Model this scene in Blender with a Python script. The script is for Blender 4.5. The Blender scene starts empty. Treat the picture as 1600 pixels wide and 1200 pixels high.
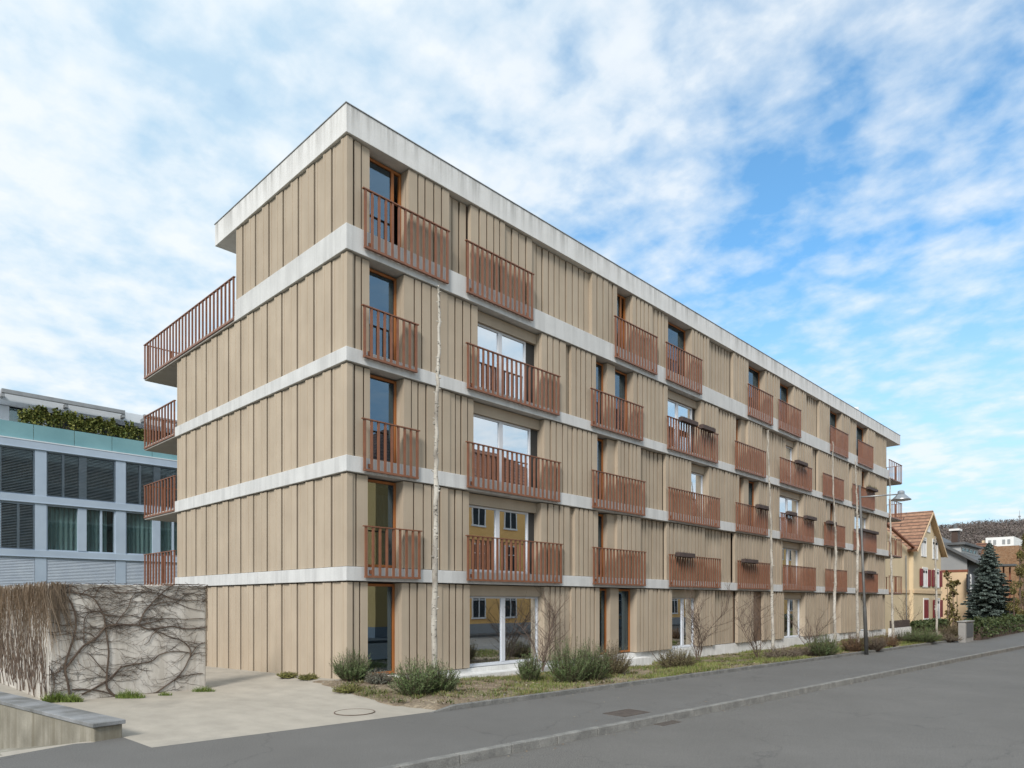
import bpy, math, random
from mathutils import Vector
R = math.radians
random.seed(7)
SC = bpy.context.scene
COL = SC.collection
# ------------------------------------------------------------------ camera model (pixels of the 1600x1200 photograph -> points)
FOC, HY, TH, CAMH = 1067.0, 940.0, R(44.2), 1.97
FW = (math.cos(TH), math.sin(TH)); RT = (math.sin(TH), -math.cos(TH))
_D = 17.2
CAM = tuple(-(_D*FW[i] + (541-800)/FOC*_D*RT[i]) for i in (0, 1))
def ray(x, y):
    k = (x-800)/FOC
    return (FW[0]+k*RT[0], FW[1]+k*RT[1], (HY-y)/FOC)
def onY(x, y, Y=0.0):
    d = ray(x, y); t = (Y-CAM[1])/d[1]
    return (CAM[0]+t*d[0], Y, CAMH+t*d[2])
def onX(x, y, X=0.0):
    d = ray(x, y); t = (X-CAM[0])/d[0]
    return (X, CAM[1]+t*d[1], CAMH+t*d[2])
def onZ(x, y, Z=-0.2):
    d = ray(x, y); t = (Z-CAMH)/d[2]
    return (CAM[0]+t*d[0], CAM[1]+t*d[1], Z)
def depth(p): return (p[0]-CAM[0])*FW[0]+(p[1]-CAM[1])*FW[1]
def pxm(p): return depth(p)/FOC          # metres per photo pixel at that point

# ------------------------------------------------------------------ mesh collector
class MB:
    def __init__(s): s.v = []; s.f = []
    def quad(s, a, b, c, d):
        n = len(s.v); s.v += [a, b, c, d]; s.f.append((n, n+1, n+2, n+3)); return s
    def tri(s, a, b, c):
        n = len(s.v); s.v += [a, b, c]; s.f.append((n, n+1, n+2)); return s
    def box(s, x0, x1, y0, y1, z0, z1):
        n = len(s.v)
        s.v += [(x0,y0,z0),(x1,y0,z0),(x1,y1,z0),(x0,y1,z0),(x0,y0,z1),(x1,y0,z1),(x1,y1,z1),(x0,y1,z1)]
        s.f += [(n,n+3,n+2,n+1),(n+4,n+5,n+6,n+7),(n,n+1,n+5,n+4),(n+1,n+2,n+6,n+5),(n+2,n+3,n+7,n+6),(n+3,n,n+4,n+7)]
        return s
    def prism(s, poly, z0, z1):            # poly in plan (x,y); closed solid; z0/z1 numbers or per-vertex lists
        k = len(poly); n = len(s.v)
        a = z0 if isinstance(z0, (list, tuple)) else [z0]*k
        b = z1 if isinstance(z1, (list, tuple)) else [z1]*k
        s.v += [(p[0], p[1], a[i]) for i, p in enumerate(poly)] + [(p[0], p[1], b[i]) for i, p in enumerate(poly)]
        s.f.append(tuple(n+i for i in reversed(range(k)))); s.f.append(tuple(n+k+i for i in range(k)))
        for i in range(k):
            j = (i+1) % k; s.f.append((n+i, n+j, n+k+j, n+k+i))
        return s
    def beam(s, a, b, w, h=None):          # square bar from a to b
        h = w if h is None else h
        a = Vector(a); b = Vector(b); d = (b-a).normalized()
        up = Vector((0,0,1)) if abs(d.z) < .95 else Vector((0,1,0))
        r = d.cross(up).normalized()*w/2; u = r.cross(d).normalized()*h/2
        n = len(s.v)
        for p in (a, b):
            s.v += [tuple(p-r-u), tuple(p+r-u), tuple(p+r+u), tuple(p-r+u)]
        s.f += [(n,n+1,n+2,n+3),(n+7,n+6,n+5,n+4)]+[(n+i, n+4+i, n+4+(i+1)%4, n+(i+1)%4) for i in range(4)]
        return s
    def tube(s, pts, rad, seg=6, cap=True):
        pts = [Vector(p) for p in pts]; m = len(pts)
        if not isinstance(rad, (list, tuple)): rad = [rad]*m
        n = len(s.v); ref = None
        for i, p in enumerate(pts):
            d = (pts[min(i+1, m-1)]-pts[max(i-1, 0)]).normalized()
            if ref is None:
                ref = d.cross(Vector((0.3,0.9,0.1))) if abs(d.z) > .6 else d.cross(Vector((0,0,1)))
            x = (ref - d*ref.dot(d))
            if x.length < 1e-5: x = d.orthogonal()
            x.normalize(); ref = x; y = d.cross(x)
            for k in range(seg):
                a = 2*math.pi*k/seg
                q = p + (x*math.cos(a)+y*math.sin(a))*rad[i]
                s.v.append((q.x, q.y, q.z))
        for i in range(m-1):
            for k in range(seg):
                k2 = (k+1) % seg
                s.f.append((n+i*seg+k, n+i*seg+k2, n+(i+1)*seg+k2, n+(i+1)*seg+k))
        if cap:
            s.f.append(tuple(n+k for k in reversed(range(seg)))); s.f.append(tuple(n+(m-1)*seg+k for k in range(seg)))
        return s
    def lathe(s, c, prof, seg=20):
        n = len(s.v)
        for (r, z) in prof:
            for k in range(seg):
                a = 2*math.pi*k/seg; s.v.append((c[0]+r*math.cos(a), c[1]+r*math.sin(a), c[2]+z))
        for i in range(len(prof)-1):
            for k in range(seg):
                k2 = (k+1) % seg
                s.f.append((n+i*seg+k, n+i*seg+k2, n+(i+1)*seg+k2, n+(i+1)*seg+k))
        s.f.append(tuple(n+k for k in reversed(range(seg)))); s.f.append(tuple(n+(len(prof)-1)*seg+k for k in range(seg)))
        return s
    def build(s, name, m, parent=None, smooth=False, bevel=0):
        me = bpy.data.meshes.new(name); me.from_pydata([tuple(v) for v in s.v], [], s.f); me.update()
        me.materials.append(m)
        if smooth: me.polygons.foreach_set('use_smooth', [True]*len(me.polygons))
        o = bpy.data.objects.new(name, me); COL.objects.link(o)
        if bevel:
            b = o.modifiers.new('bevel', 'BEVEL'); b.width = bevel; b.segments = 2; b.limit_method = 'ANGLE'
        if parent is not None: o.parent = parent
        return o
def tag(o, label=None, cat=None, group=None, kind=None):
    if label: o['label'] = label
    if cat: o['category'] = cat
    if group: o['group'] = group
    if kind: o['kind'] = kind
    return o
def thing(name, label, cat, group=None, loc=(0,0,0)):
    o = bpy.data.objects.new(name, None); COL.objects.link(o); o.empty_display_size = .2
    return tag(o, label, cat, group)

# ------------------------------------------------------------------ materials
def new_mat(name):
    m = bpy.data.materials.new(name); m.use_nodes = True
    nt = m.node_tree; b = nt.nodes['Principled BSDF']
    return m, nt, b
def N(nt, t, **kw):
    n = nt.nodes.new(t)
    for k, v in kw.items(): setattr(n, k, v)
    return n
def noise(nt, scale, detail=4, stretch=(1,1,1), rough=.55, coord='pos'):
    if coord == 'pos': src = N(nt, 'ShaderNodeNewGeometry').outputs['Position']
    else: src = N(nt, 'ShaderNodeTexCoord').outputs['Object']
    mp = N(nt, 'ShaderNodeMapping'); mp.inputs['Scale'].default_value = stretch
    nt.links.new(src, mp.inputs['Vector'])
    t = N(nt, 'ShaderNodeTexNoise'); t.inputs['Scale'].default_value = scale
    t.inputs['Detail'].default_value = detail; t.inputs['Roughness'].default_value = rough
    nt.links.new(mp.outputs[0], t.inputs['Vector'])
    return t.outputs['Fac']
def ramp(nt, fac, stops):
    r = N(nt, 'ShaderNodeValToRGB'); e = r.color_ramp.elements
    while len(e) < len(stops): e.new(.5)
    for i, (p, c) in enumerate(stops):
        e[i].position = p; e[i].color = (c, c, c, 1) if isinstance(c, (int, float)) else (*c, 1)
    nt.links.new(fac, r.inputs['Fac']); return r.outputs['Color']
def mix(nt, fac, a, b, mode='MIX'):
    n = N(nt, 'ShaderNodeMix', data_type='RGBA', blend_type=mode)
    for i, v in ((0, fac), (6, a), (7, b)):
        s = n.inputs[i]
        if isinstance(v, (int, float)): s.default_value = v if i == 0 else (v, v, v, 1)
        elif isinstance(v, tuple): s.default_value = (*v, 1)
        else: nt.links.new(v, s)
    return n.outputs[2]
def bump(nt, b, h, strength=.3, dist=.02):
    n = N(nt, 'ShaderNodeBump'); n.inputs['Strength'].default_value = strength; n.inputs['Distance'].default_value = dist
    nt.links.new(h, n.inputs['Height']); nt.links.new(n.outputs[0], b.inputs['Normal'])
def mk(name, c1, c2=None, scale=3, rough=.8, stretch=(1,1,1), bmp=0, bscale=60, spec=.3, metal=0, lo=.35, hi=.65, fine=0):
    m, nt, b = new_mat(name); c2 = c2 or tuple(x*.85 for x in c1)
    col = ramp(nt, noise(nt, scale, 6, stretch), [(lo, c1), (hi, c2)])
    if fine:
        f = ramp(nt, noise(nt, bscale, 3), [(.3, 1-fine), (.7, 1+fine)])
        col = mix(nt, 1.0, col, f, 'MULTIPLY')
    nt.links.new(col, b.inputs['Base Color'])
    b.inputs['Roughness'].default_value = rough; b.inputs['Specular IOR Level'].default_value = spec; b.inputs['Metallic'].default_value = metal
    if bmp: bump(nt, b, noise(nt, bscale, 4), bmp)
    return m
def leafmat(name, cols, rough=.6, trans=.25, scale=1.2):
    m, nt, b = new_mat(name)
    g = N(nt, 'ShaderNodeNewGeometry')
    st = [(i/(len(cols)-1) if len(cols) > 1 else 0, c) for i, c in enumerate(cols)]
    c = ramp(nt, g.outputs['Random Per Island'], st)
    v = ramp(nt, noise(nt, scale, 3), [(.3, .7), (.7, 1.25)])
    c = mix(nt, 1.0, c, v, 'MULTIPLY')
    nt.links.new(c, b.inputs['Base Color']); b.inputs['Roughness'].default_value = rough
    b.inputs['Specular IOR Level'].default_value = .25
    return m

def cladding_mat():
    m, nt, b = new_mat('fibre_cement_cladding')
    base = ramp(nt, noise(nt, 1.2, 3, (1,1,.35)), [(.32, (.385,.316,.240)), (.68, (.432,.36,.277))])
    s = ramp(nt, noise(nt, 22, 3, (1,1,.02)), [(.3, .968), (.7, 1.02)])
    c = mix(nt, 1.0, base, s, 'MULTIPLY')
    w = ramp(nt, noise(nt, 1.1, 5), [(.35, .95), (.7, 1.04)])
    c = mix(nt, 1.0, c, w, 'MULTIPLY')
    oi = N(nt, 'ShaderNodeObjectInfo'); pv_ = ramp(nt, oi.outputs['Random'], [(0, .94), (1, 1.05)])
    c = mix(nt, 1.0, c, pv_, 'MULTIPLY')
    nt.links.new(c, b.inputs['Base Color']); b.inputs['Roughness'].default_value = .72
    b.inputs['Specular IOR Level'].default_value = .25
    return m
def concrete_mat(name, c1, c2, streak=0.0, ztop=None, h=.6, dark=(.2,.2,.19)):
    m, nt, b = new_mat(name)
    c = ramp(nt, noise(nt, 1.6, 8, (1,1,1)), [(.32, c1), (.68, c2)])
    f = ramp(nt, noise(nt, 30, 4), [(.3, .93), (.7, 1.05)])
    c = mix(nt, 1.0, c, f, 'MULTIPLY')
    if streak:
        st = ramp(nt, noise(nt, 3.2, 6, (1,1,.05), .7), [(.45, 0), (.62, streak)])
        if ztop is not None:
            g = N(nt, 'ShaderNodeNewGeometry'); sx = N(nt, 'ShaderNodeSeparateXYZ'); nt.links.new(g.outputs['Position'], sx.inputs[0])
            mr = N(nt, 'ShaderNodeMapRange'); mr.inputs[1].default_value = ztop-h; mr.inputs[2].default_value = ztop
            mr.inputs[3].default_value = .15; mr.inputs[4].default_value = 1
            nt.links.new(sx.outputs[2], mr.inputs[0]); st = mix(nt, 1.0, st, mr.outputs[0], 'MULTIPLY')
        c = mix(nt, st, c, dark)
    nt.links.new(c, b.inputs['Base Color']); b.inputs['Roughness'].default_value = .85; b.inputs['Specular IOR Level'].default_value = .2
    bump(nt, b, noise(nt, 45, 5), .12)
    return m
def glass_mat(name, refl=.5, tint=(.8,.9,.95), trans=(.35,.4,.42)):
    m, nt, b = new_mat(name); nt.nodes.remove(b)
    out = nt.nodes['Material Output']
    g = N(nt, 'ShaderNodeBsdfGlossy'); g.inputs['Roughness'].default_value = .004; g.inputs['Color'].default_value = (*tint, 1)
    bp = N(nt, 'ShaderNodeBump'); bp.inputs['Strength'].default_value = .04; bp.inputs['Distance'].default_value = .02
    nt.links.new(noise(nt, .9, 1), bp.inputs['Height']); nt.links.new(bp.outputs[0], g.inputs['Normal'])
    t = N(nt, 'ShaderNodeBsdfTransparent'); t.inputs['Color'].default_value = (*trans, 1)
    mx = N(nt, 'ShaderNodeMixShader'); mx.inputs[0].default_value = refl
    nt.links.new(t.outputs[0], mx.inputs[1]); nt.links.new(g.outputs[0], mx.inputs[2]); nt.links.new(mx.outputs[0], out.inputs[0])
    return m

M = {}
M['clad'] = cladding_mat()
M['roofband'] = concrete_mat('roof_edge_concrete', (.63,.625,.615), (.70,.695,.69), .62, 14.54, .75, (.24,.235,.22))
M['band'] = concrete_mat('band_concrete', (.54,.54,.535), (.61,.61,.605), .3, None, .5, (.3,.3,.3))
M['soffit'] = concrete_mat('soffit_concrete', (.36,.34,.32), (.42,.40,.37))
M['plinth'] = concrete_mat('plinth_concrete', (.64,.635,.62), (.76,.755,.74), .3, None, .5, (.35,.34,.31))
M['rail'] = mk('red_brown_steel', (.235,.099,.056), (.185,.079,.045), 5, .42, spec=.4)
M['orange'] = mk('orange_timber_frame', (.35,.13,.035), (.28,.095,.025), 4, .45, (1,1,.2), spec=.4)
M['winwhite'] = mk('pale_window_frame', (.62,.64,.68), (.55,.57,.61), 2, .4, spec=.4)
M['glass'] = glass_mat('window_glass', .72, (.90,.95,1.0), (.62,.68,.68)); M['dglass'] = glass_mat('dark_window_glass', .2, (.55,.78,1.0), (.45,.47,.5))  # dglass: blue tint puts a reflected blue sky into the pane colour
M['oglass'] = glass_mat('office_glass', .13, (.75,.9,.92), (.82,.88,.88))
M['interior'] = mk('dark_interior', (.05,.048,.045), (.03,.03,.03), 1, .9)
M['curtain'] = mk('pale_curtain', (.55,.58,.55), (.42,.46,.44), 9, .9, (1,1,.05))
M['curtain_dark'] = mk('grey_curtain', (.24,.29,.27), (.17,.21,.20), 9, .9, (1,1,.05))
M['brown_panel'] = mk('brown_panel', (.19,.13,.09), (.15,.10,.07), 3, .7, (1,1,.1))
M['flash'] = mk('grey_metal_flashing', (.34,.34,.34), (.28,.28,.28), 3, .4, metal=.6)
M['planter'] = mk('dark_planter', (.085,.06,.055), (.06,.045,.042), 5, .7)
M['steel'] = mk('bare_steel', (.5,.5,.5), (.42,.42,.42), 4, .3, metal=.9)

def asphalt(name, c1, c2, grain):
    m, nt, b = new_mat(name)
    c = ramp(nt, noise(nt, .35, 6), [(.3, c1), (.7, c2)])
    p = ramp(nt, noise(nt, 1.7, 6), [(.35, .96), (.65, 1.035)]); c = mix(nt, 1.0, c, p, 'MULTIPLY')
    f = ramp(nt, noise(nt, 70, 2, rough=.8), [(.28, 1-grain), (.72, 1+grain)]); c = mix(nt, 1.0, c, f, 'MULTIPLY')
    sp = ramp(nt, noise(nt, 38, 1), [(.70, 0), (.76, .35)]); c = mix(nt, sp, c, (.28,.27,.25))
    cr = N(nt, 'ShaderNodeTexVoronoi', feature='DISTANCE_TO_EDGE'); cr.inputs['Scale'].default_value = .22
    wv = N(nt, 'ShaderNodeTexNoise'); wv.inputs['Scale'].default_value = .7; wv.inputs['Detail'].default_value = 6
    g = N(nt, 'ShaderNodeNewGeometry'); va = N(nt, 'ShaderNodeVectorMath', operation='MULTIPLY_ADD')
    va.inputs[1].default_value = (2.2,2.2,2.2); nt.links.new(g.outputs['Position'], wv.inputs['Vector'])
    nt.links.new(wv.outputs['Color'], va.inputs[0]); nt.links.new(g.outputs['Position'], va.inputs[2]); nt.links.new(va.outputs[0], cr.inputs['Vector'])
    k = ramp(nt, cr.outputs['Distance'], [(.0, .3), (.006, 0)]); c = mix(nt, k, c, (.03,.03,.03))
    nt.links.new(c, b.inputs['Base Color']); b.inputs['Roughness'].default_value = .8; b.inputs['Specular IOR Level'].default_value = .35
    bump(nt, b, noise(nt, 90, 3), .35, .01)
    return m
M['road'] = asphalt('road_asphalt', (.122,.117,.109), (.145,.139,.130), .85)
M['walk'] = asphalt('pavement_asphalt', (.120,.116,.110), (.137,.133,.127), .6)
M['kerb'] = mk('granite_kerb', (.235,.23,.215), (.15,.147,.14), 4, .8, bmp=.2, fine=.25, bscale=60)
M['dkerb'] = mk('dark_kerb', (.12,.12,.115), (.20,.195,.185), 4, .85, bmp=.2, fine=.3, bscale=50)
def driveway_mat():
    m, nt, b = new_mat('driveway_concrete')
    c = ramp(nt, noise(nt, .55, 7, (1,1,1)), [(.3, (.335,.304,.257)), (.55, (.38,.343,.29)), (.72, (.30,.274,.235))])
    p = ramp(nt, noise(nt, 2.5, 6, (1,.5,1)), [(.35, .9), (.65, 1.07)]); c = mix(nt, 1.0, c, p, 'MULTIPLY')
    f = ramp(nt, noise(nt, 60, 3), [(.3, .92), (.7, 1.06)]); c = mix(nt, 1.0, c, f, 'MULTIPLY')
    nt.links.new(c, b.inputs['Base Color']); b.inputs['Roughness'].default_value = .75
    bump(nt, b, noise(nt, 60, 4), .15, .01)
    return m
M['drive'] = driveway_mat()
M['soil'] = mk('planting_soil', (.15,.11,.075), (.26,.21,.15), 2.2, .95, bmp=.8, bscale=18, fine=.45)
M['ground'] = mk('field_ground', (.10,.11,.05), (.16,.13,.08), .05, .95)
M['wallc'] = concrete_mat('garden_wall_concrete', (.46,.43,.39), (.60,.565,.52), .5, None, 1, (.30,.26,.21))
M['lowwall'] = concrete_mat('low_wall_concrete', (.20,.185,.15), (.36,.335,.28), .8, None, 1, (.17,.15,.11))
M['coping'] = mk('slate_coping', (.26,.265,.275), (.13,.13,.125), 1.6, .6, bmp=.15, fine=.15)
M['vine'] = mk('vine_bark', (.07,.05,.04), (.12,.088,.066), 6, .9)
M['vinedry'] = leafmat('dry_vine_twigs', [(.30,.23,.165), (.20,.15,.105), (.25,.18,.12), (.13,.095,.07)])
M['twig'] = mk('bare_twigs', (.085,.06,.048), (.13,.095,.075), 6, .9)
def birch_mat():
    m, nt, b = new_mat('birch_bark')
    c = ramp(nt, noise(nt, 3, 5, (1,1,.5)), [(.3, (.56,.53,.48)), (.5, (.42,.39,.34)), (.72, (.20,.175,.15))])
    l = ramp(nt, noise(nt, 10, 3, (1,1,2.8)), [(.60, 0), (.66, .85)]); c = mix(nt, l, c, (.05,.042,.035))
    nt.links.new(c, b.inputs['Base Color']); b.inputs['Roughness'].default_value = .8
    bump(nt, b, noise(nt, 14, 4, (1,1,2.5)), .5, .02)
    return m
M['birch'] = birch_mat()
M['rosemary'] = leafmat('rosemary_leaves', [(.065,.105,.035), (.10,.15,.05), (.155,.195,.085), (.05,.08,.028)])
M['lavender'] = leafmat('lavender_leaves', [(.10,.11,.085), (.15,.155,.12), (.19,.18,.14)])
M['olive'] = leafmat('olive_brown_leaves', [(.10,.10,.045), (.16,.14,.065), (.13,.10,.06)])
M['heather'] = leafmat('dry_heather', [(.16,.12,.09), (.21,.17,.13), (.13,.10,.075), (.17,.16,.10)])
M['rust'] = leafmat('rusty_leaves', [(.15,.085,.045), (.20,.12,.06), (.11,.075,.045)])
M['moss'] = leafmat('yellow_green_cover', [(.16,.17,.045), (.21,.19,.06), (.12,.14,.04)])
M['green'] = leafmat('dark_evergreen_leaves', [(.03,.05,.018), (.05,.075,.028), (.075,.095,.035), (.04,.05,.02)])
M['hedge'] = leafmat('terrace_hedge_leaves', [(.07,.10,.025), (.13,.15,.035), (.19,.19,.05), (.05,.065,.02)])
M['grass'] = leafmat('patchy_grass', [(.10,.14,.03), (.15,.19,.04), (.20,.20,.07), (.27,.23,.12), (.09,.125,.03), (.12,.165,.035)], scale=.8)
M['litter'] = leafmat('dry_litter', [(.20,.14,.085), (.30,.22,.14), (.14,.10,.07), (.36,.31,.23), (.25,.24,.22)])
M['freshgrass'] = leafmat('fresh_grass', [(.10,.16,.03), (.15,.21,.045), (.22,.24,.08)])
M['spruce'] = leafmat('blue_spruce_needles', [(.10,.135,.12), (.15,.195,.178), (.22,.27,.25), (.07,.095,.085)], scale=.9)
M['yellowbush'] = leafmat('olive_yellow_leaves', [(.13,.12,.035), (.17,.15,.05), (.09,.09,.03), (.15,.11,.05)])
M['leafy'] = leafmat('dull_autumn_leaves', [(.10,.09,.03), (.17,.14,.05), (.06,.05,.025)])
M['wood'] = leafmat('bare_winter_wood', [(.14,.112,.104), (.155,.122,.112), (.13,.106,.10), (.148,.123,.105), (.128,.118,.104)], scale=.012)

# ------------------------------------------------------------------ the main building
B = thing('apartment_building', 'long five-storey apartment block in beige ribbed cladding with pale concrete bands and red-brown railings', 'building')
L = 45.3
WL = 45.2
SL = {1: (2.50, 2.86), 2: (5.27, 5.68), 3: (8.06, 8.42), 4: (10.88, 11.53), 5: (13.82, 14.54)}
ST = {1: (-.02, 2.50), 2: (2.86, 5.27), 3: (5.68, 8.06), 4: (8.42, 10.88), 5: (11.53, 13.82)}
YB = 11.6; YBAL = 14.85; YTOP = 6.5; XE = 48.5
rnd = random.Random(11)
# concrete floor slabs (bands) with the balcony slabs
for k in (1, 2, 3):
    z0, z1 = SL[k]
    MB().box(0, L, 0, YB, z0, z1).build('floor_slab', M['band'], B, bevel=.012)
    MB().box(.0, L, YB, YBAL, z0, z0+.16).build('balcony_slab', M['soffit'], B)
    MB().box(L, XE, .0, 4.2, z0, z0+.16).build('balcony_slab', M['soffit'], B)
z0, z1 = SL[4]
MB().prism([(0,0),(L,0),(L,YTOP),(0,YTOP)], z0, z1).build('floor_slab', M['band'], B, bevel=.012)
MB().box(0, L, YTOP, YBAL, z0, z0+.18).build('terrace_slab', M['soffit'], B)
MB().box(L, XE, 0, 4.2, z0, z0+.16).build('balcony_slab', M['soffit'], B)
MB().box(0, 48.2, 0, 8.0, SL[5][0], SL[5][1]).build('roof_slab', M['roofband'], B, bevel=.012)
f = MB(); f.box(-.02, 48.22, -.02, .10, 14.541, 14.56); f.box(-.02, .10, .10, 8.02, 14.541, 14.56)
f.build('roof_flashing', M['flash'], B)
# dark core behind the facades
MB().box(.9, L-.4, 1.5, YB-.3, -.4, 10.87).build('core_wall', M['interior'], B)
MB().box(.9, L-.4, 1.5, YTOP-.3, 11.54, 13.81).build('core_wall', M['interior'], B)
# plinth
MB().box(.3, L-.1, .17, .9, -.9, -.03).build('plinth', M['plinth'], B)
MB().box(2.2, 8.2, -.35, .165, -.9, -.16).build('plinth', M['plinth'], B)
MB().box(11.9, 13.6, -.25, .165, -.9, -.2).build('plinth', M['plinth'], B)

def board_line(ws, ds, a, gap, lip=0):
    """front polyline of separate thin boards with open, undercut joints between them"""
    pts = []; s = a; n = len(ws); bk = max(ds)+.115
    for i, (w, d) in enumerate(zip(ws, ds)):
        e = s+w
        if i: pts += [(s+gap*.5+.03, bk), (s+gap*.5, d+.008)]
        x0 = s+(gap*.5 if i else .001); x1 = e-(gap*.5 if i < n-1 else .004)
        pts.append((x0, d))
        if lip: pts += [(x1-.095, d), (x1-.092, d-.012)]; d -= .012
        pts.append((x1, d))
        if i < n-1: pts += [(x1, d+.008), (x1-.035, bk)]
        s = e
    return pts, bk+.02
def clad_front(a, b, st, dep, parent=B, zt=None, zb=None, name='cladding_panel', back=.3):
    z0, z1 = ST[st]
    ws = []; t = 0
    while t < b-a: w = rnd.uniform(.25, .37); ws.append(w); t += w
    k = (b-a)/sum(ws); ws = [w*k for w in ws]
    ds = [dep + rnd.choice([0, 0, .022]) for _ in ws]
    pts, bk = board_line(ws, ds, a, .043+.0026*max(0, a))
    poly = pts + [(b-.004, bk), (a+.001, bk)]
    return MB().prism(poly, z0+.015 if zb is None else zb, z1-.03 if zt is None else zt).build(name, M['clad'], parent)
def clad_left(a, b, st, dep=.06):
    z0, z1 = ST[st]; n = round((b-a)/.455); ws = [.30]+[(b-a-.30)/n]*n
    ds = [dep+.03*(i % 2) for i in range(n+1)]
    pts, bk = board_line(ws, ds, a, .064, 1)
    poly = [(d, y) for y, d in reversed(pts)] + [(bk, a+.001), (bk, b-.004)]
    return MB().prism(poly, z0+.015 if st > 1 else -.45, z1-.03).build('cladding_panel', M['clad'], B)
for st in (1, 2, 3, 4): clad_left(.06, YB-.02, st)
clad_left(.06, YTOP-.02, 5)
ob = ST[1]
# rear and far-end walls (plain)
for st in (1, 2, 3, 4):
    z0, z1 = ST[st]
    MB().box(.25, WL-.1, YB-.22, YB-.05, z0+.015, z1-.03).build('rear_wall', M['clad'], B)
    MB().box(WL-.2, WL-.02, .26, YB-.25, z0+.015, z1-.03).build('end_wall', M['clad'], B)
z0, z1 = ST[5]
MB().box(.25, WL-.1, YTOP-.22, YTOP-.05, z0+.015, z1-.03).build('rear_wall', M['clad'], B)
MB().box(WL-.2, WL-.02, .26, YTOP-.25, z0+.015, z1-.03).build('end_wall', M['clad'], B)

# windows
PY = .40
def frame_mb(a, b, z0, z1, w, y0=PY-.035, y1=PY+.045, mull=()):
    f = MB(); f.box(a, a+w, y0, y1, z0, z1); f.box(b-w, b, y0, y1, z0, z1)
    f.box(a+w, b-w, y0, y1, z1-w, z1); f.box(a+w, b-w, y0, y1, z0, z0+w)
    for m_, mw in mull: f.box(m_-mw/2, m_+mw/2, y0-.004, y1, z0+w, z1-w)
    return f
def curtain(a, b, z0, z1, par, m='curtain', y=.52):
    c = MB(); n = max(6, int((b-a)/.045)); pr = []
    ph = rnd.random()*6
    for i in range(n+1):
        x = a+(b-a)*i/n; pr.append((x, y+.03*math.sin(i*1.1+ph)+.015*math.sin(i*2.7)))
    for i in range(n):
        (x0, y0), (x1, y1) = pr[i], pr[i+1]
        c.quad((x0,y0,z0),(x1,y1,z0),(x1,y1,z1),(x0,y0,z1))
    c.build('curtain', M[m], par)
def reveals(a, b, z0, z1, left=True):
    """beige cheeks on both sides and a sill"""
    MB().box(b-.012, b+.05, .20, .5, z0+.02, z1-.03).build('window_reveal', M['clad'], B)
    MB().box(a-.05, a+.012, .20, .5, z0+.02, z1-.03).build('window_reveal', M['clad'], B)
def window(st, a, b, kind, curt=None, zb=None, split=None, paneto=None, inset=.0):
    z0, z1 = ST[st]; zb = z0+.03 if zb is None else zb
    reveals(a, b, z0, z1)
    if kind == 'white':
        MB().box(a+.013, b-.013, .28, .46, z1-.36, z1-.03).build('roller_box', M['clad'], B)
        zt = z1-.365; w = .065
        b2 = b - inset
        mid = split or (a+b2)/2
        fr = frame_mb(a+.014, b2-.014, zb, zt, w, mull=((mid, .17),))
        fr.box(a+.02, b2-.02, PY-.12, PY-.04, zb-.025, zb+.03)
        o = fr.build('window', M['winwhite'], B, bevel=.006)
        MB().box(a+.08, mid-.086, PY, PY+.012, zb+w, zt-w).build('pane', M['glass'], o)
        MB().box(mid+.086, b2-.08, PY+.006, PY+.018, zb+w, zt-w).build('pane', M['glass'], o)
        if inset: MB().box(b2-.013, b-.014, PY-.02, PY+.2, zb, zt).build('brown_side_panel', M['interior'], o)
    elif kind == 'white1':
        MB().box(a+.013, b-.013, .28, .46, z1-.36, z1-.03).build('roller_box', M['clad'], B)
        zt = z1-.365
        o = frame_mb(a+.014, b-.014, zb, zt, .06).build('window', M['winwhite'], B, bevel=.006)
        MB().box(a+.075, b-.075, PY, PY+.012, zb+.06, zt-.06).build('pane', M['glass'], o)
    elif kind == 'orange':
        zt = z1-.05
        pe = b-.075
        mull = ()
        if paneto: mull = ((paneto, .09),)
        o = frame_mb(a+.014, b-.014, zb, zt, .07, mull=mull).build('window', M['orange'], B, bevel=.006)
        MB().box(a+.085, (paneto-.046 if paneto else b-.086), PY, PY+.012, zb+.07, zt-.07).build('pane', M['dglass'], o)
    if curt:
        for (ca, cb, cm) in curt: curtain(ca, cb, zb+.08, z1-.4, o, cm)
    return o
def shutter(st, a, b, dep=.10, m='clad'):
    z0, z1 = ST[st]
    return MB().box(a, b, dep, dep+.09, z0+.02, z1-.04).build('shutter', M[m], B)
def gap(st, a, b):
    z0, z1 = ST[st]
    MB().box(a, b, .26, .3, z0+.02, z1-.03).build('dark_joint', M['brown_panel'], B)

P, S, D = .05, .10, .20     # proud (sliding shutters), standard, deep
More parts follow.
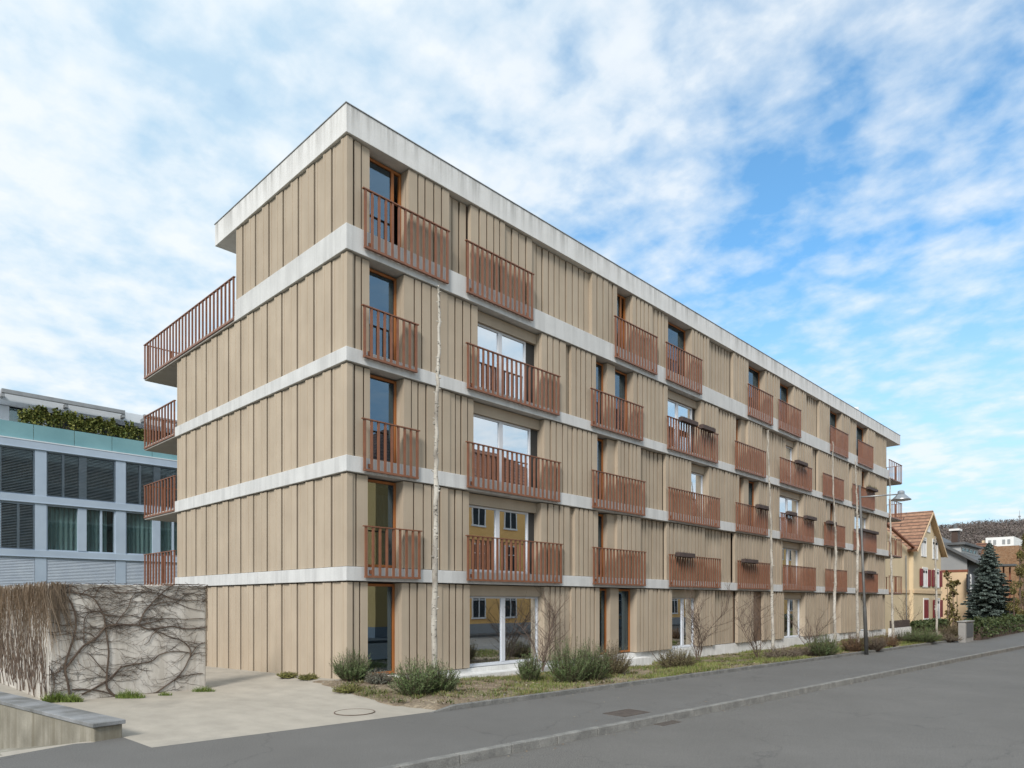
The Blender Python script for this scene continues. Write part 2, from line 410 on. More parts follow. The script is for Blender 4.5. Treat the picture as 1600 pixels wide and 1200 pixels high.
# S5 (top storey)
segs = {5: [(.06,.78,S),(1.99,3.45,P),(3.48,4.22,D),(4.30,5.73,P),(5.73,7.04,S),(7.04,10.17,D),(10.17,11.70,P),(12.71,14.1,P),(14.1,15.40,S),(17.23,18.76,P),
            (18.76,21.0,D),(21.08,22.73,P),(24.63,26.44,P),(28.21,30.02,P),(30.02,31.9,D),(31.98,33.72,P),(35.71,37.2,P),(37.2,38.71,S),(40.8,42.3,P),(42.3,WL,S)],
        4: [(.06,.76,S),(1.83,3.4,P),(3.4,4.61,S),(7.45,8.7,P),(8.7,9.0,D),(9.0,10.4,P),(12.8,15.26,P),(18.06,19.6,P),(19.6,21.5,S),(22.66,24.3,P),(24.3,27.5,D),(28.74,30.9,P),(30.9,31.8,D),(31.8,33.4,P),(33.6,37.0,P),(37.72,39.74,S),(40.93,42.4,P),(42.4,WL,S)],
        3: [(.06,.78,S),(1.83,3.5,P),(3.5,4.46,S),(7.61,10.48,P),(11.74,13.28,P),(13.28,15.08,D),(15.14,17.17,P),(18.76,21.7,P),(23.95,26.52,S),(29.65,32.98,P),(34.7,38.09,P),(41.34,WL,S)],
        2: [(.06,.71,S),(1.81,3.4,P),(3.4,4.28,S),(7.45,8.9,P),(8.9,9.2,D),(9.2,10.55,P),(11.74,13.3,P),(13.3,15.15,D),(15.2,18.4,P),(18.4,21.1,D),(21.25,23.05,P),(23.15,25.2,P),(25.2,26.85,S),(29.56,33.19,P),(34.7,36.2,D),(36.2,39.48,P),(40.93,42.4,P),(42.4,WL,D)],
        1: [(.06,.71,S),(1.77,3.2,P),(3.2,4.29,S),(7.64,9.0,S),(9.0,10.61,P),(13.0,15.6,P),(17.95,19.3,P),(19.3,21.38,D),(21.55,23.23,P),(24.4,26.93,P),(29.84,33.4,P),(35.6,39.35,P),(41.34,44.0,P),(44.0,WL,D)]}
for st, ls in segs.items():
    for a, b, d in ls: clad_front(a, b, st, d)
gap(5, 4.21, 4.31); gap(5, 20.99, 21.1); gap(5, 31.88, 32.0); gap(4, 33.38, 33.62); gap(3, 15.05, 15.16); gap(2, 21.08, 21.27); gap(2, 23.03, 23.17); gap(1, 21.36, 21.57)
def pier(st, a, b):
    z0, z1 = ST[st]; MB().box(a, b, .19, .52, z0+.02, z1-.03).build('pier', M['clad'], B)
# top storey windows
window(5, .78, 1.99, 'orange', paneto=1.68)
window(5, 11.70, 12.71, 'orange', paneto=12.38)
window(5, 15.40, 17.23, 'orange', curt=[(15.5,16.0,'curtain_dark')])
window(5, 22.73, 24.63, 'orange', curt=[(22.9,24.5,'curtain_dark')])
window(5, 26.44, 28.21, 'orange', curt=[(26.6,28.1,'curtain_dark')])
window(5, 33.72, 35.71, 'orange'); window(5, 38.71, 40.8, 'orange')
# third upper floor
window(4, .76, 1.83, 'orange')
window(4, 4.61, 7.45, 'white', inset=.42)
window(4, 10.40, 11.27, 'orange', curt=[(10.5,11.0,'curtain_dark')]); pier(4, 11.27, 11.76); window(4, 11.76, 12.80, 'orange', curt=[(12.35,12.7,'curtain_dark')])
window(4, 15.26, 18.06, 'white', inset=.25)
window(4, 21.5, 22.18, 'orange'); pier(4, 22.18, 22.68); window(4, 22.68, 23.7, 'orange')
window(4, 27.5, 28.74, 'white1')
window(4, 37.0, 37.72, 'white1'); window(4, 39.74, 40.93, 'orange')
# second upper floor
window(3, .78, 1.83, 'orange')
window(3, 4.46, 7.61, 'white', inset=.35)
window(3, 10.48, 11.27, 'orange', curt=[(10.5,11.0,'curtain_dark')]); pier(3, 11.27, 11.76); window(3, 11.76, 12.8, 'orange')
window(3, 17.17, 18.76, 'white1')
window(3, 21.7, 22.48, 'orange'); pier(3, 22.48, 22.98); window(3, 22.98, 23.95, 'orange')
window(3, 26.52, 29.65, 'white')
window(3, 32.98, 33.6, 'orange'); pier(3, 33.6, 34.12); window(3, 34.12, 34.9, 'orange')
window(3, 38.09, 41.34, 'white')
# first upper floor
window(2, .71, 1.81, 'orange', curt=[(1.25,1.7,'curtain_dark')])
window(2, 4.28, 7.45, 'white', inset=.3, curt=[(6.6,7.1,'curtain_dark')])
window(2, 10.55, 11.27, 'orange', curt=[(10.6,11.1,'curtain_dark')]); pier(2, 11.27, 11.76); window(2, 11.76, 12.8, 'orange')
window(2, 26.85, 29.56, 'white', curt=[(28.6,29.4,'curtain')])
window(2, 33.19, 33.75, 'orange'); pier(2, 33.75, 34.25); window(2, 34.25, 35.0, 'orange')
window(2, 39.48, 40.93, 'orange')
# ground floor
window(1, .71, 1.77, 'orange')
window(1, 4.29, 7.64, 'white', curt=[(4.4,5.0,'curtain'),(6.5,7.5,'curtain')])
window(1, 10.61, 11.47, 'orange'); pier(1, 11.47, 11.99)
window(1, 11.99, 13.02, 'orange', curt=[(12.3,12.8,'curtain')])
window(1, 15.6, 17.95, 'white', split=17.0, curt=[(15.7,16.0,'curtain_dark')])
shutter(1, 23.25, 24.38, .22, 'brown_panel')
window(1, 26.93, 29.84, 'white', curt=[(28.9,29.7,'curtain_dark')])
window(1, 33.4, 34.1, 'orange'); pier(1, 34.1, 34.6)
window(1, 34.6, 35.6, 'orange'); window(1, 39.35, 41.34, 'white1')
# door threshold slabs
MB().box(.55, 2.1, -.3, .36, -.5, -.05).build('doorstep', M['plinth'], B)

# railings
RZ = {5: (11.05, 12.56), 4: (8.24, 9.56), 3: (5.33, 6.66), 2: (2.59, 3.91)}
def bars_x(a, b, z0, z1, y, sp=.205):
    n = max(2, round((b-a-.06)/sp)); m = MB()
    for i in range(n+1):
        x = a+.03+(b-a-.06)*i/n
        w = .031 if 0 < i < n else .034
        m.box(x-w, x+w, y-.020, y+.020, z0+.05, z1-.014)
    return m
def bars_y(a, b, z0, z1, x, sp=.31):
    n = max(2, round((b-a-.06)/sp)); m = MB()
    for i in range(n+1):
        y = a+.03+(b-a-.06)*i/n
        m.box(x-.024, x+.024, y-.03, y+.03, z0+.05, z1-.014)
    return m
def rail_x(a, b, z0, z1, y=-.07, sp=.205):
    o = bars_x(a, b, z0, z1, y, sp).build('balcony_railing', M['rail'], B)
    MB().box(a-.05, b+.05, y-.036, y+.036, z1-.014, z1+.014).build('handrail', M['rail'], o)
    MB().box(a, b, y-.038, y+.038, z0-.005, z0+.05).build('bottom_rail', M['rail'], o)
    for x in (a+.2, b-.2): MB().box(x-.03, x+.03, y+.034, max(.01, y+.06), z0+.1, z0+.2).build('bracket', M['rail'], o)
    return o
def rail_y(a, b, z0, z1, x=-.0):
    o = bars_y(a, b, z0, z1, x).build('balcony_railing', M['rail'], B)
    MB().box(x-.036, x+.036, a-.04, b+.04, z1-.014, z1+.014).build('handrail', M['rail'], o)
    MB().box(x-.038, x+.038, a, b, z0-.005, z0+.05).build('bottom_rail', M['rail'], o)
    return o
RL = {5: [(.49,3.30),(4.02,6.88),(11.41,14.24),(14.96,17.85),(22.41,25.2),(25.99,28.88),(33.48,36.5),(38.46,41.49)],
      4: [(.47,2.18),(4.04,8.19),(9.98,13.23),(15.06,19.3),(21.06,24.36),(26.15,30.46),(32.24,35.69),(37.4,41.8)],
      3: [(.47,2.22),(4.04,8.22),(10.05,13.37),(15.16,19.48),(21.13,24.58),(26.23,30.75),(32.44,35.93),(37.6,42.2)],
      2: [(.51,2.29),(4.04,8.32),(10.09,13.41),(15.21,19.55),(21.32,24.89),(26.56,31.04),(32.65,36.27),(38.6,42.5)]}
for st, ls in RL.items():
    for a, b in ls: rail_x(a, b, *RZ[st])
for st in (2, 3, 4):
    z0 = SL[st-1][0]; zz = (z0+.06, z0+1.36)
    rail_y(YB+.0, YBAL, *zz, x=.0); rail_x(.08, 16, *zz, y=YBAL-.05, sp=.3)
    rail_x(L+.02, XE, zz[0], zz[1], y=-.02, sp=.42); rail_y(.06, 4.2, *zz, x=XE)
z0 = SL[4][0]
rail_y(YTOP+.03, YBAL, z0+.06, z0+1.43, x=.0); rail_x(.08, 16, z0+.06, z0+1.43, y=YBAL-.05, sp=.3)
rail_x(L+.02, XE, z0+.06, z0+1.43, y=-.02, sp=.42); rail_y(.06, 4.2, z0+.06, z0+1.43, x=XE)
# roof pipe
pp = onY(1336, 633, 1.2)
MB().lathe((pp[0], 1.2, 14.54), [(.32,0),(.32,.5),(.36,.5),(.36,.75),(.25,.78),(.25,1.05)], 16).build('vent_pipe', M['winwhite'], B, True)

# flower boxes on the railings
def flower_box(st, xa, xb, label, dead=0):
    zt = RZ[st][1]; a = onY(xa, 800, -.18)[0]; b = onY(xb, 800, -.18)[0]
    t = thing('flower_box', label, 'flower box', 'flower boxes hung on the balcony railings')
    y0, y1 = -.32, -.115
    m = MB(); m.prism([(a,y0),(b,y0),(b,y1),(a,y1)], zt-.08, zt+.10)
    m.build('trough', M['planter'], t, bevel=.015)
    for i in range(3):
        k = MB(); x = a+(b-a)*(.18+.32*i)
        k.box(x-.012, x+.012, y1+.002, y1+.014, zt-.3, zt+.03); k.box(x-.012, x+.012, y0+.02, y1+.01, zt-.1, zt-.085)
        k.box(x-.012, x+.012, y1+.002, y1+.09, zt+.03, zt+.042)
        k.build('hook', M['planter'], t)
    pl = MB(); r2 = random.Random(int(xa*7))
    for i in range(70 if dead < 2 else 160):
        p = Vector((r2.uniform(a+.03,b-.03), r2.uniform(y0+.03,y1-.03), zt+.09))
        d = Vector((r2.uniform(-.6,.6), r2.uniform(-.6,.6), 1)).normalized()*r2.uniform(.04, .12 if dead < 2 else .24)
        w = Vector((r2.uniform(-1,1), r2.uniform(-1,1), 0)).normalized()*.012
        pl.tri(tuple(p-w), tuple(p+w), tuple(p+d))
    o = pl.build('plants', M['olive'] if dead == 2 else M['heather'], t); o['kind'] = 'stuff'
flower_box(4, 1062, 1087, 'dark flower box centred on the railing of the third-floor double window, left of its twin')
flower_box(4, 1094, 1114, 'dark flower box at the right end of the third-floor double-window railing, right of its twin')
flower_box(4, 1243, 1259, 'grey flower box with dry stems on the third-floor railing before the narrow white window', 1)
flower_box(4, 1355, 1369, 'flower box with green plants hanging just above the street lamp arm', 2)
flower_box(3, 1182, 1201, 'dark flower box at the right end of the fifth second-floor railing, beside the second birch')
flower_box(3, 1229, 1242, 'small dark flower box at the left of the sixth second-floor railing under a sky-reflecting window')
flower_box(3, 1257, 1273, 'dark flower box at the right end of the sixth second-floor railing under a sky-reflecting window')
flower_box(3, 1292, 1304, 'small dark flower box on the second-floor railing crossed by the bent third birch')
flower_box(3, 1343, 1370, 'longest flower box, with plants, on the second-floor railing just below the lamp arm', 1)
flower_box(2, 1057, 1082, 'dark flower box on the first-floor railing in front of fully closed beige shutters')
flower_box(2, 1160, 1181, 'dark flower box at the left of the first-floor railing just left of the second birch')
flower_box(2, 1351, 1366, 'small dark flower box on the first-floor railing right behind the lamp post')

# ------------------------------------------------------------------ ground, road, pavement, driveway, bed
ZW, ZR = -.2, -.33
k0 = onZ(600, 1200, ZW); k1 = onZ(1600, 1008, ZW)       # road kerb line
kd = Vector((k1[0]-k0[0], k1[1]-k0[1])).normalized()
def kl(x, off=0): return (x, k0[1]+(x-k0[0])*kd.y/kd.x+off)
b0 = onZ(705, 1110, ZW); b1 = onZ(1500, 1001, ZW)       # bed kerb line
bd = Vector((b1[0]-b0[0], b1[1]-b0[1])).normalized()
def bl(x, off=0): return (x, b0[1]+(x-b0[0])*bd.y/bd.x+off)
g = MB(); GX = [-1500,-300,-60,150,400,1500]
g.quad((-3000,-3000,-1.3),(3000,-3000,-1.3),(3000,3000,-1.3),(-3000,3000,-1.3))
tag(g.build('ground', M['ground']), 'dull green and brown ground reaching to the horizon', 'ground', kind='structure')
# road as one sheet, pavement opposite
rd = MB(); xs = [-45,-20,0,20,50,100,180]
for i in range(len(xs)-1):
    a, b = xs[i], xs[i+1]
    rd.quad((*kl(a,-7.6),ZR),(*kl(b,-7.6),ZR),(*kl(b,-.03),ZR),(*kl(a,-.03),ZR))
tag(rd.build('road', M['road']), 'grey asphalt road in the foreground', 'road', kind='structure')
fp = MB().prism([kl(-45,-13), kl(180,-13), kl(180,-7.75), kl(-45,-7.75)], -1.2, ZW)
tag(fp.build('far_pavement', M['walk']), 'asphalt pavement on the near side of the road', 'pavement', kind='structure')
# near kerb stones (segments about one metre with open joints)
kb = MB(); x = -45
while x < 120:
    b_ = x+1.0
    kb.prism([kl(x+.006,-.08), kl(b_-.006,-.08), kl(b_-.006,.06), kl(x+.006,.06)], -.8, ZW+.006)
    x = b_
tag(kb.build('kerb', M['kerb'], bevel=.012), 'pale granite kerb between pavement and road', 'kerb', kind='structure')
# pavement
dA = onZ(237, 1168, ZW); dB = onZ(684, 1111, ZW); lw0 = onZ(145, 1160, ZW); lw1 = onZ(187, 1150, ZW)
eA = onZ(118, 1162, ZW); eB = onZ(-160, 1212, ZW)
pv = MB(); up = [eB, eA, lw0, lw1, dA, dB, (*bl(b0[0]),0)]
poly = [kl(-16,.061), kl(100,.061), (100, bl(100)[1]+.0), bl(60), bl(b0[0])] + [(p[0],p[1]) for p in (dB, dA, lw1, lw0, eA, eB)]
pv.prism(poly, -.9, ZW)
tag(pv.build('pavement', M['walk']), 'smooth grey asphalt pavement between planting bed and road', 'pavement', kind='structure')
fr_ = onZ(145, 1131, .087); br_ = onZ(187, 1122, .087); fl_ = onZ(0, 1095, .087)
dv = Vector((fl_[0]-fr_[0], fl_[1]-fr_[1])).normalized()
wv_ = Vector((br_[0]-fr_[0], br_[1]-fr_[1])); wv_ = wv_ - dv*wv_.dot(dv)
# driveway: gently falling concrete
def zdrive(x, y):
    t = max(0, min(1, 1+x/2.2)); hi = -.015-.026*max(0, y); 
    if y < 0: t *= max(0, 1+y/3.5)
    return ZW-.004 + (hi-ZW)*t - .012*max(0, y)*(1-t)*.3
dr = MB(); nx, ny = 60, 90; xs = [-9.5+9.9*i/nx for i in range(nx+1)]; ys = [-7.0+23.4*j/ny for j in range(ny+1)]
for j in range(ny+1):
    for i in range(nx+1): dr.v.append((xs[i], ys[j], zdrive(xs[i], ys[j])))
for j in range(ny):
    for i in range(nx):
        qx, qy = (xs[i]+xs[i+1])/2, (ys[j]+ys[j+1])/2
        if ((qx-fr_[0])*wv_.x+(qy-fr_[1])*wv_.y)/wv_.length_squared < .45 and (qx-fr_[0])*dv.x+(qy-fr_[1])*dv.y > .2: continue
        n = j*(nx+1)+i; dr.f.append((n, n+1, n+nx+2, n+nx+1))
tag(dr.build('driveway', M['drive'], smooth=True), 'pale beige concrete driveway beside the beige block', 'driveway', kind='structure')
# ramp down beside the low wall
rm = MB(); w0 = onZ(146, 1159, ZW)
q0 = onZ(0, 1168, -.80)
rm.quad(eB, eA, (lw0[0], lw0[1], ZW-.01), (q0[0]-2.5, q0[1]+3.3, -1.2))
rm.quad(eB, (q0[0]-2.5, q0[1]+3.3, -1.2), (q0[0]-6, q0[1]+2, -1.25), (eB[0]-5, eB[1]+1, -1.25))
tag(rm.build('ramp', M['lowwall']), 'stained concrete ramp falling away at the left', 'ramp', kind='structure')
# planting bed
bedpoly = [onZ(437,1064,ZW), onZ(520,1082,ZW), onZ(605,1102,ZW), onZ(690,1111,ZW)]
def zbed(x, y):
    t = min(1, max(0, (y-bl(x)[1])/4.0)); e = math.sin(x*1.7)*math.cos(y*2.1+x*.6)*.03+math.sin(x*.6+2)*.03
    z = -.13 + e*(1 if t < .9 else .4) - (.10+.27*min(1, max(0, (x-4)/9)))*t**1.3
    if x < 1: z = max(z, zdrive(min(x, -.02), y)+.02+.012*math.sin(x*5+y*4))
    return z
def bedleft(y):           # left boundary X of bed as a function of y
    pts = sorted([(p[1], p[0]) for p in bedpoly])
    if y <= pts[0][0]: return pts[0][1]
    for (ya, xa), (yb, xb) in zip(pts, pts[1:]):
        if ya <= y <= yb: return xa+(xb-xa)*(y-ya)/(yb-ya)
    return pts[-1][1]
bm_ = MB(); NX = 180; NYB = 14
for i in range(NX+1):
    u = i/NX; 
    for j in range(NYB+1):
        v = j/NYB
        x = -2.0+(60.0)*(u**1.4)
        yb_ = bl(x, .1)[1]; yt = .2 if x > -.2 else min(1.3, .05 + 1.2)
        y = yb_+(yt-yb_)*v
        xl = bedleft(y)
        if x < xl: x = xl + (x-xl)*.02
        if x < 0.06 and y > .04: y = .04 + (y-.04)*.6
        t = min(1, max(0, (x-xl)/.8)); z = zbed(x, y)+random.uniform(-.012,.012)
        zd = zdrive(min(x, .3), y)+.008
        if t <= .0: zd -= .03
        bm_.v.append((x, y, zd+(max(z, zd)-zd)*t if x < 1.5 else z))
for i in range(NX):
    for j in range(NYB):
        n = i*(NYB+1)+j; bm_.f.append((n, n+NYB+1, n+NYB+2, n+1))
tag(bm_.build('planting_bed', M['soil'], smooth=True), 'brown soil of the planting bed along the facade', 'planting bed', kind='structure')
bk = MB(); x = b0[0]+.1; 
poly0 = [bl(b0[0]-.5,-.0), bl(x,-.02), bl(x,.10), bl(b0[0]-.5,.06)]
bk.prism(poly0, -.8, [ZW+.005, -.10, -.10, ZW+.005])
while x < 45:
    b_ = min(45, x+1.0)
    bk.prism([bl(x+.004,-.02), bl(b_-.004,-.02), bl(b_-.004,.10), bl(x+.004,.10)], -.8, -.10); x = b_
tag(bk.build('bed_kerb', M['dkerb'], bevel=.01), 'dark stone edging between planting bed and pavement', 'kerb', kind='structure')

# manhole cover and grates
mc = onZ(554, 1113, ZW)
zc = zdrive(mc[0], mc[1])
mh = thing('manhole_cover', 'round concrete-filled manhole cover with iron ring set in the driveway', 'manhole cover')
pr = MB(); c = (mc[0], mc[1], zc+.006)
ring = [(0.395,0),(0.395,.010),(.374,.010),(.374,0)]
pr.lathe(c, ring, 40); pr.f = pr.f[:-2]
pr.build('ring', mk('rusty_iron', (.12,.09,.07), (.17,.125,.10), 9, .7), mh)
MB().lathe(c, [(.372,-.01),(.372,.006),(.0001,.0065)], 40).build('lid', M['drive'], mh)
def grate(px, z, label, w, h, slats):
    c = onZ(px[0], px[1], z); t = thing('drain_grate' if slats else 'access_cover', label, 'drain cover')
    d = kd; n = Vector((-d.y, d.x))
    def q(u, v): return (c[0]+d.x*u+n.x*v, c[1]+d.y*u+n.y*v)
    fr = MB()
    for (u0,u1,v0,v1) in ((-w,w,-h,-h+.03),(-w,w,h-.03,h),(-w,-w+.03,-h+.03,h-.03),(w-.03,w,-h+.03,h-.03)):
        fr.prism([q(u0,v0),q(u1,v0),q(u1,v1),q(u0,v1)], z-.05, z+.008)
    fr.build('frame', M['castiron'], t)
    s = MB()
    if slats:
        k = 7
        for i in range(k):
            u = -w+.05+(2*w-.1)*i/(k-1); s.prism([q(u-.018,-h+.035),q(u+.018,-h+.035),q(u+.018,h-.035),q(u-.018,h-.035)], z-.03, z+.006)
        s.build('bar', M['castiron'], t)
    else:
        s.prism([q(-w+.035,-h+.035),q(w-.035,-h+.035),q(w-.035,h-.035),q(-w+.035,h-.035)], z-.02, z+.005); s.build('plate', M['castiron'], t)
M['castiron'] = mk('cast_iron', (.075,.062,.055), (.10,.082,.07), 9, .7, bmp=.4, bscale=40)
grate((979, 1114), ZW, 'rusty rectangular access cover set in the pavement beside the kerb', .40, .27, False)
grate((1037, 1129), ZR, 'dark rectangular drain grate in the road against the kerb', .30, .2, True)

# ------------------------------------------------------------------ low foreground wall with coping
lwt = thing('low_wall', 'low stained concrete wall with slate coping at the left edge of the driveway', 'wall')
fr_ = onZ(145, 1131, .087); br_ = onZ(187, 1122, .087); fl_ = onZ(0, 1095, .087)
dv = Vector((fl_[0]-fr_[0], fl_[1]-fr_[1])).normalized()
wv_ = Vector((br_[0]-fr_[0], br_[1]-fr_[1]))
wv_ = wv_ - dv*wv_.dot(dv)
ln = 9.0
def lq(s, t): return (fr_[0]+dv.x*s+wv_.x*t, fr_[1]+dv.y*s+wv_.y*t)
MB().prism([lq(.05,.06), lq(ln,.06), lq(ln,.94), lq(.05,.94)], -1.6, .02).build('wall_body', M['lowwall'], lwt, bevel=.02)
s = 0; i = 0
cp = MB()
while s < ln:
    e = min(ln, s+1.55); cp.prism([lq(s+.003,0), lq(e-.003,0), lq(e-.003,1), lq(s+.003,1)], .022, .087); s = e
cp.build('coping', M['coping'], lwt, bevel=.008)

# ------------------------------------------------------------------ garden wall with creeper
gA = onZ(80, 1099, -.22); gB = onZ(320, 1076, -.22)
gy = (gA[1]+gB[1])/2; gx0, gx1 = gA[0], gB[0]; GZ = 2.36
gwt = thing('garden_wall', 'tall pale concrete garden wall with a corner, overgrown by a bare creeper', 'wall')
MB().prism([(gx0,gy),(gx1,gy),(gx1,gy+.28),(gx0+.28,gy+.28),(gx0+.28,gy+14),(gx0,gy+14)], -.9, GZ).build('wall_body', M['wallc'], gwt, bevel=.03)
cv = thing('creeper', 'leafless brown creeper spreading its branching stems over the garden wall', 'creeper')
def wp(px, py, off=.02): 
    p = onY(px, py, gy-off); return Vector(p)
rv = random.Random(5)
stems = [  # traced main stems in zoomed coordinates (x/4, 880+y/4)
 [(435,820),(425,750),(405,650),(430,560),(465,450),(475,370),(460,280),(420,210),(385,170),(360,130),(375,105)],
 [(405,660),(440,620),(520,520),(600,470),(660,400),(720,385),(800,385),(870,390),(920,410),(1000,405),(1080,395),(1160,410),(1250,405),(1290,400)],
 [(660,400),(650,330),(620,270),(590,225),(540,195),(470,185),(400,180),(330,185),(290,200)],
 [(870,385),(900,310),(940,260),(1010,190),(1060,150),(1120,125),(1200,120),(1280,130)],
 [(720,830),(670,780),(670,680),(680,560),(670,470),(660,400)],
 [(450,790),(540,790),(640,800),(720,830)],
 [(510,820),(590,780),(690,715),(760,650),(850,630),(950,610),(1000,570),(1090,550),(1160,555),(1185,560)],
 [(960,820),(1030,770),(1100,720),(1150,660),(1190,580),(1230,520),(1280,495)],
 [(1190,580),(1185,530),(1130,480),(1060,460),(1000,430)],
 [(525,500),(525,420),(530,350),(560,310),(620,300),(700,290),(800,250),(900,240)],
 [(480,300),(420,290),(350,290),(290,300)], [(470,380),(400,390),(330,370),(280,380)],
 [(590,215),(610,170),(640,130),(680,105)], [(640,320),(720,330),(800,330),(860,320)],
 [(870,385),(950,370),(1040,345),(1150,350),(1250,345),(1290,350)],
 [(930,270),(1000,250),(1080,240),(1180,280),(1280,300)], [(760,640),(700,720),(640,760),(560,800)],
 [(330,690),(290,640),(260,700)], [(330,690),(340,760),(330,820)], [(405,650),(340,690),(290,700)],
 [(720,385),(760,330),(800,280),(820,220),(850,180)],[(600,470),(560,440),(500,430),(420,440),(340,450),(290,430)],
 [(1000,405),(950,450),(930,490),(900,510)],[(1100,720),(1180,700),(1270,690)],[(690,715),(620,640),(560,570),(520,560)],
 [(710,180),(800,185),(900,180),(1000,190),(1100,230),(1200,230),(1290,240)],[(500,200),(560,160),(640,150),(760,150),(860,130)]]
vm = MB(); tw = MB()
def smooth(pts, n=4):
    out = []
    for i in range(len(pts)-1):
        p0 = pts[max(0,i-1)]; p1 = pts[i]; p2 = pts[i+1]; p3 = pts[min(len(pts)-1,i+2)]
        for k in range(n):
            t = k/n; out.append(.5*((2*p1)+(-p0+p2)*t+(2*p0-5*p1+4*p2-p3)*t*t+(-p0+3*p1-3*p2+p3)*t**3))
    out.append(pts[-1]); return out
def clampw(p):
    p = Vector(p); p.x = min(gx1+.02, max(gx0-.02, p.x)); p.z = min(GZ+.03, max(-.2, p.z)); return p
def twig(p, ang, ln, lvl):
    """a twig creeping over the front face"""
    pts = [Vector(p)]; a = ang; n = max(3, int(ln/.07))
    for i in range(n):
        a += rv.uniform(-.35,.35); a += .08*math.sin(2*a)*-1
        q = pts[-1]+Vector((math.cos(a)*ln/n, rv.uniform(-.012,.012), math.sin(a)*ln/n))
        q.y = min(gy-.004, max(gy-.07, q.y)); q = clampw(q); pts.append(q)
    r0 = .0055 if lvl == 0 else .0035
    tw.tube(pts, [r0*(1-.6*i/n) for i in range(n+1)], 3, False)
    if lvl < 2:
        for i in range(1, n):
            if rv.random() < (.42 if lvl == 0 else .25): twig(pts[i], a+rv.choice([-1,1])*rv.uniform(.4,1.2), ln*rv.uniform(.3,.55), lvl+1)
for si, s in enumerate(stems):
    pts = smooth([wp(x/4, 880+y/4) for x, y in s])
    r0 = .026 if si in (0,1,4) else .017 if si < 9 else .011
    vm.tube([clampw(p) for p in pts], [r0*(1-.5*i/len(pts)) for i in range(len(pts))], 5)
    for p in pts:
        for _ in range(2 if si > 8 else 3):
            if rv.random() < .2:
                a = rv.choice([0, math.pi])+rv.gauss(0,.5); twig(p, a, rv.uniform(.25,.85), 0)
for _ in range(48):        # hanging fringe along the top, dense at the right corner
    x = gx1 - abs(rv.gauss(0,.5)) if rv.random() < .5 else rv.uniform(gx0, gx1)
    twig(Vector((max(gx0,x), gy-.02, GZ-rv.uniform(0,.35))), rv.choice([0,math.pi])+rv.gauss(0,.4), rv.uniform(.3,.9), 0)
vm.build('stems', M['vine'], cv)
o = tw.build('twigs', M['vine'], cv); o['kind'] = 'stuff'
# curtain of dry stems on the receding face and round the corner
dm = MB()
for _ in range(1000):
    if rv.random() < .82: 
        y = gy + rv.random()**1.3*9; px_ = gx0-rv.uniform(.01,.12); z = GZ+rv.uniform(-.1,.06); nrm = (0, 1)
    else:
        y = gy-rv.uniform(.01,.06); px_ = gx0+abs(rv.gauss(0,.16)); z = GZ+rv.uniform(-.1,.05); nrm = (1, 0)
    ln_ = rv.uniform(.25,1.0)*(1.9 if rv.random() < .4 else 1.1); n = 6; pts = [Vector((px_,y,z))]; sl = rv.gauss(0,.45)
    for i in range(n):
        q = pts[-1]+Vector((nrm[0]*sl*ln_/n*.6+rv.uniform(-.02,.02), nrm[1]*(sl+rv.uniform(-.12,.12))*ln_/n, -ln_/n))
        q.z = max(-.2, q.z)
        if nrm[1]: q.x = min(gx0-.006, max(gx0-.14, q.x))
        else: q.y = y
        pts.append(q)
    dm.tube(pts, [.0048*(1-.5*i/n) for i in range(n+1)], 3, False)
o = dm.build('dry_stems', M['vinedry'], cv); o['kind'] = 'stuff'
dk = MB()
for _ in range(170):       # dark climbing stems on the receding face
    y = gy+rv.uniform(.1,8); z = rv.uniform(-.3,.7); p = Vector((gx0-.03,y,z)); pts = [p]; sl = rv.uniform(-.5,1.0); n = 7; ll = rv.uniform(.7,1.9)
    for i in range(n):
        q = pts[-1]+Vector((rv.uniform(-.02,.02), (sl+rv.uniform(-.4,.4))*ll/n, ll/n)); q.x = min(gx0-.008, max(gx0-.09, q.x)); q.z = min(q.z, GZ+.02); q.y = max(q.y, gy+.02); pts.append(q)
    dk.tube(pts, [.011*(1-.6*i/n) for i in range(n+1)], 3, False)
dk.build('climbing_stems', M['vine'], cv)

# grass tufts at wall foot
def tuft(px, py, w, h, n, label, seed, z=None):
    r2 = random.Random(seed); c = onZ(px, py, -.2); m = MB(); s = pxm(c); W = w*s/2; Hh = h*s
    if z is None: z = zdrive(c[0], c[1])
    for i in range(n):
        a = r2.uniform(0, 6.28); rr = r2.random()**.6; x = c[0]+RT[0]*W*rr*math.cos(a)+FW[0]*W*.3*rr*math.sin(a); y = c[1]+RT[1]*W*rr*math.cos(a)+FW[1]*W*.3*rr*math.sin(a)
        y = min(y, gy-.03) if z != -.13 and x < gx1+.1 else y
        hh = Hh*r2.uniform(.35,1)*(1-.5*rr*rr); d = Vector((r2.gauss(0,.35), r2.gauss(0,.35), 1)); d = d.normalized()*hh
        t = Vector((r2.uniform(-1,1), r2.uniform(-1,1), 0)).normalized()*.006
        p = Vector((x,y,z-.005)); m1 = p+d*.6; e = p+d+Vector((d.x,d.y,-abs(d.x+d.y)*.3))*.6
        nn = len(m.v); m.v += [tuple(p-t), tuple(p+t), tuple(m1+t*.7), tuple(m1-t*.7), tuple(e)]; m.f += [(nn,nn+1,nn+2,nn+3),(nn+3,nn+2,nn+4)]
    tag(m.build('grass_tuft', M['freshgrass']), label, 'grass tuft', 'grass tufts at the foot of the garden wall')
tuft(83, 1096, 44, 26, 500, 'large fresh green grass tuft at the left foot of the creeper wall', 1)
tuft(113, 1096, 34, 20, 380, 'green grass tuft beside the thickest creeper stem', 2)
tuft(203, 1090, 46, 20, 420, 'wide green grass tuft under the middle of the creeper wall', 3)
tuft(258, 1086, 22, 10, 160, 'small flat grass tuft towards the right of the creeper wall', 4)
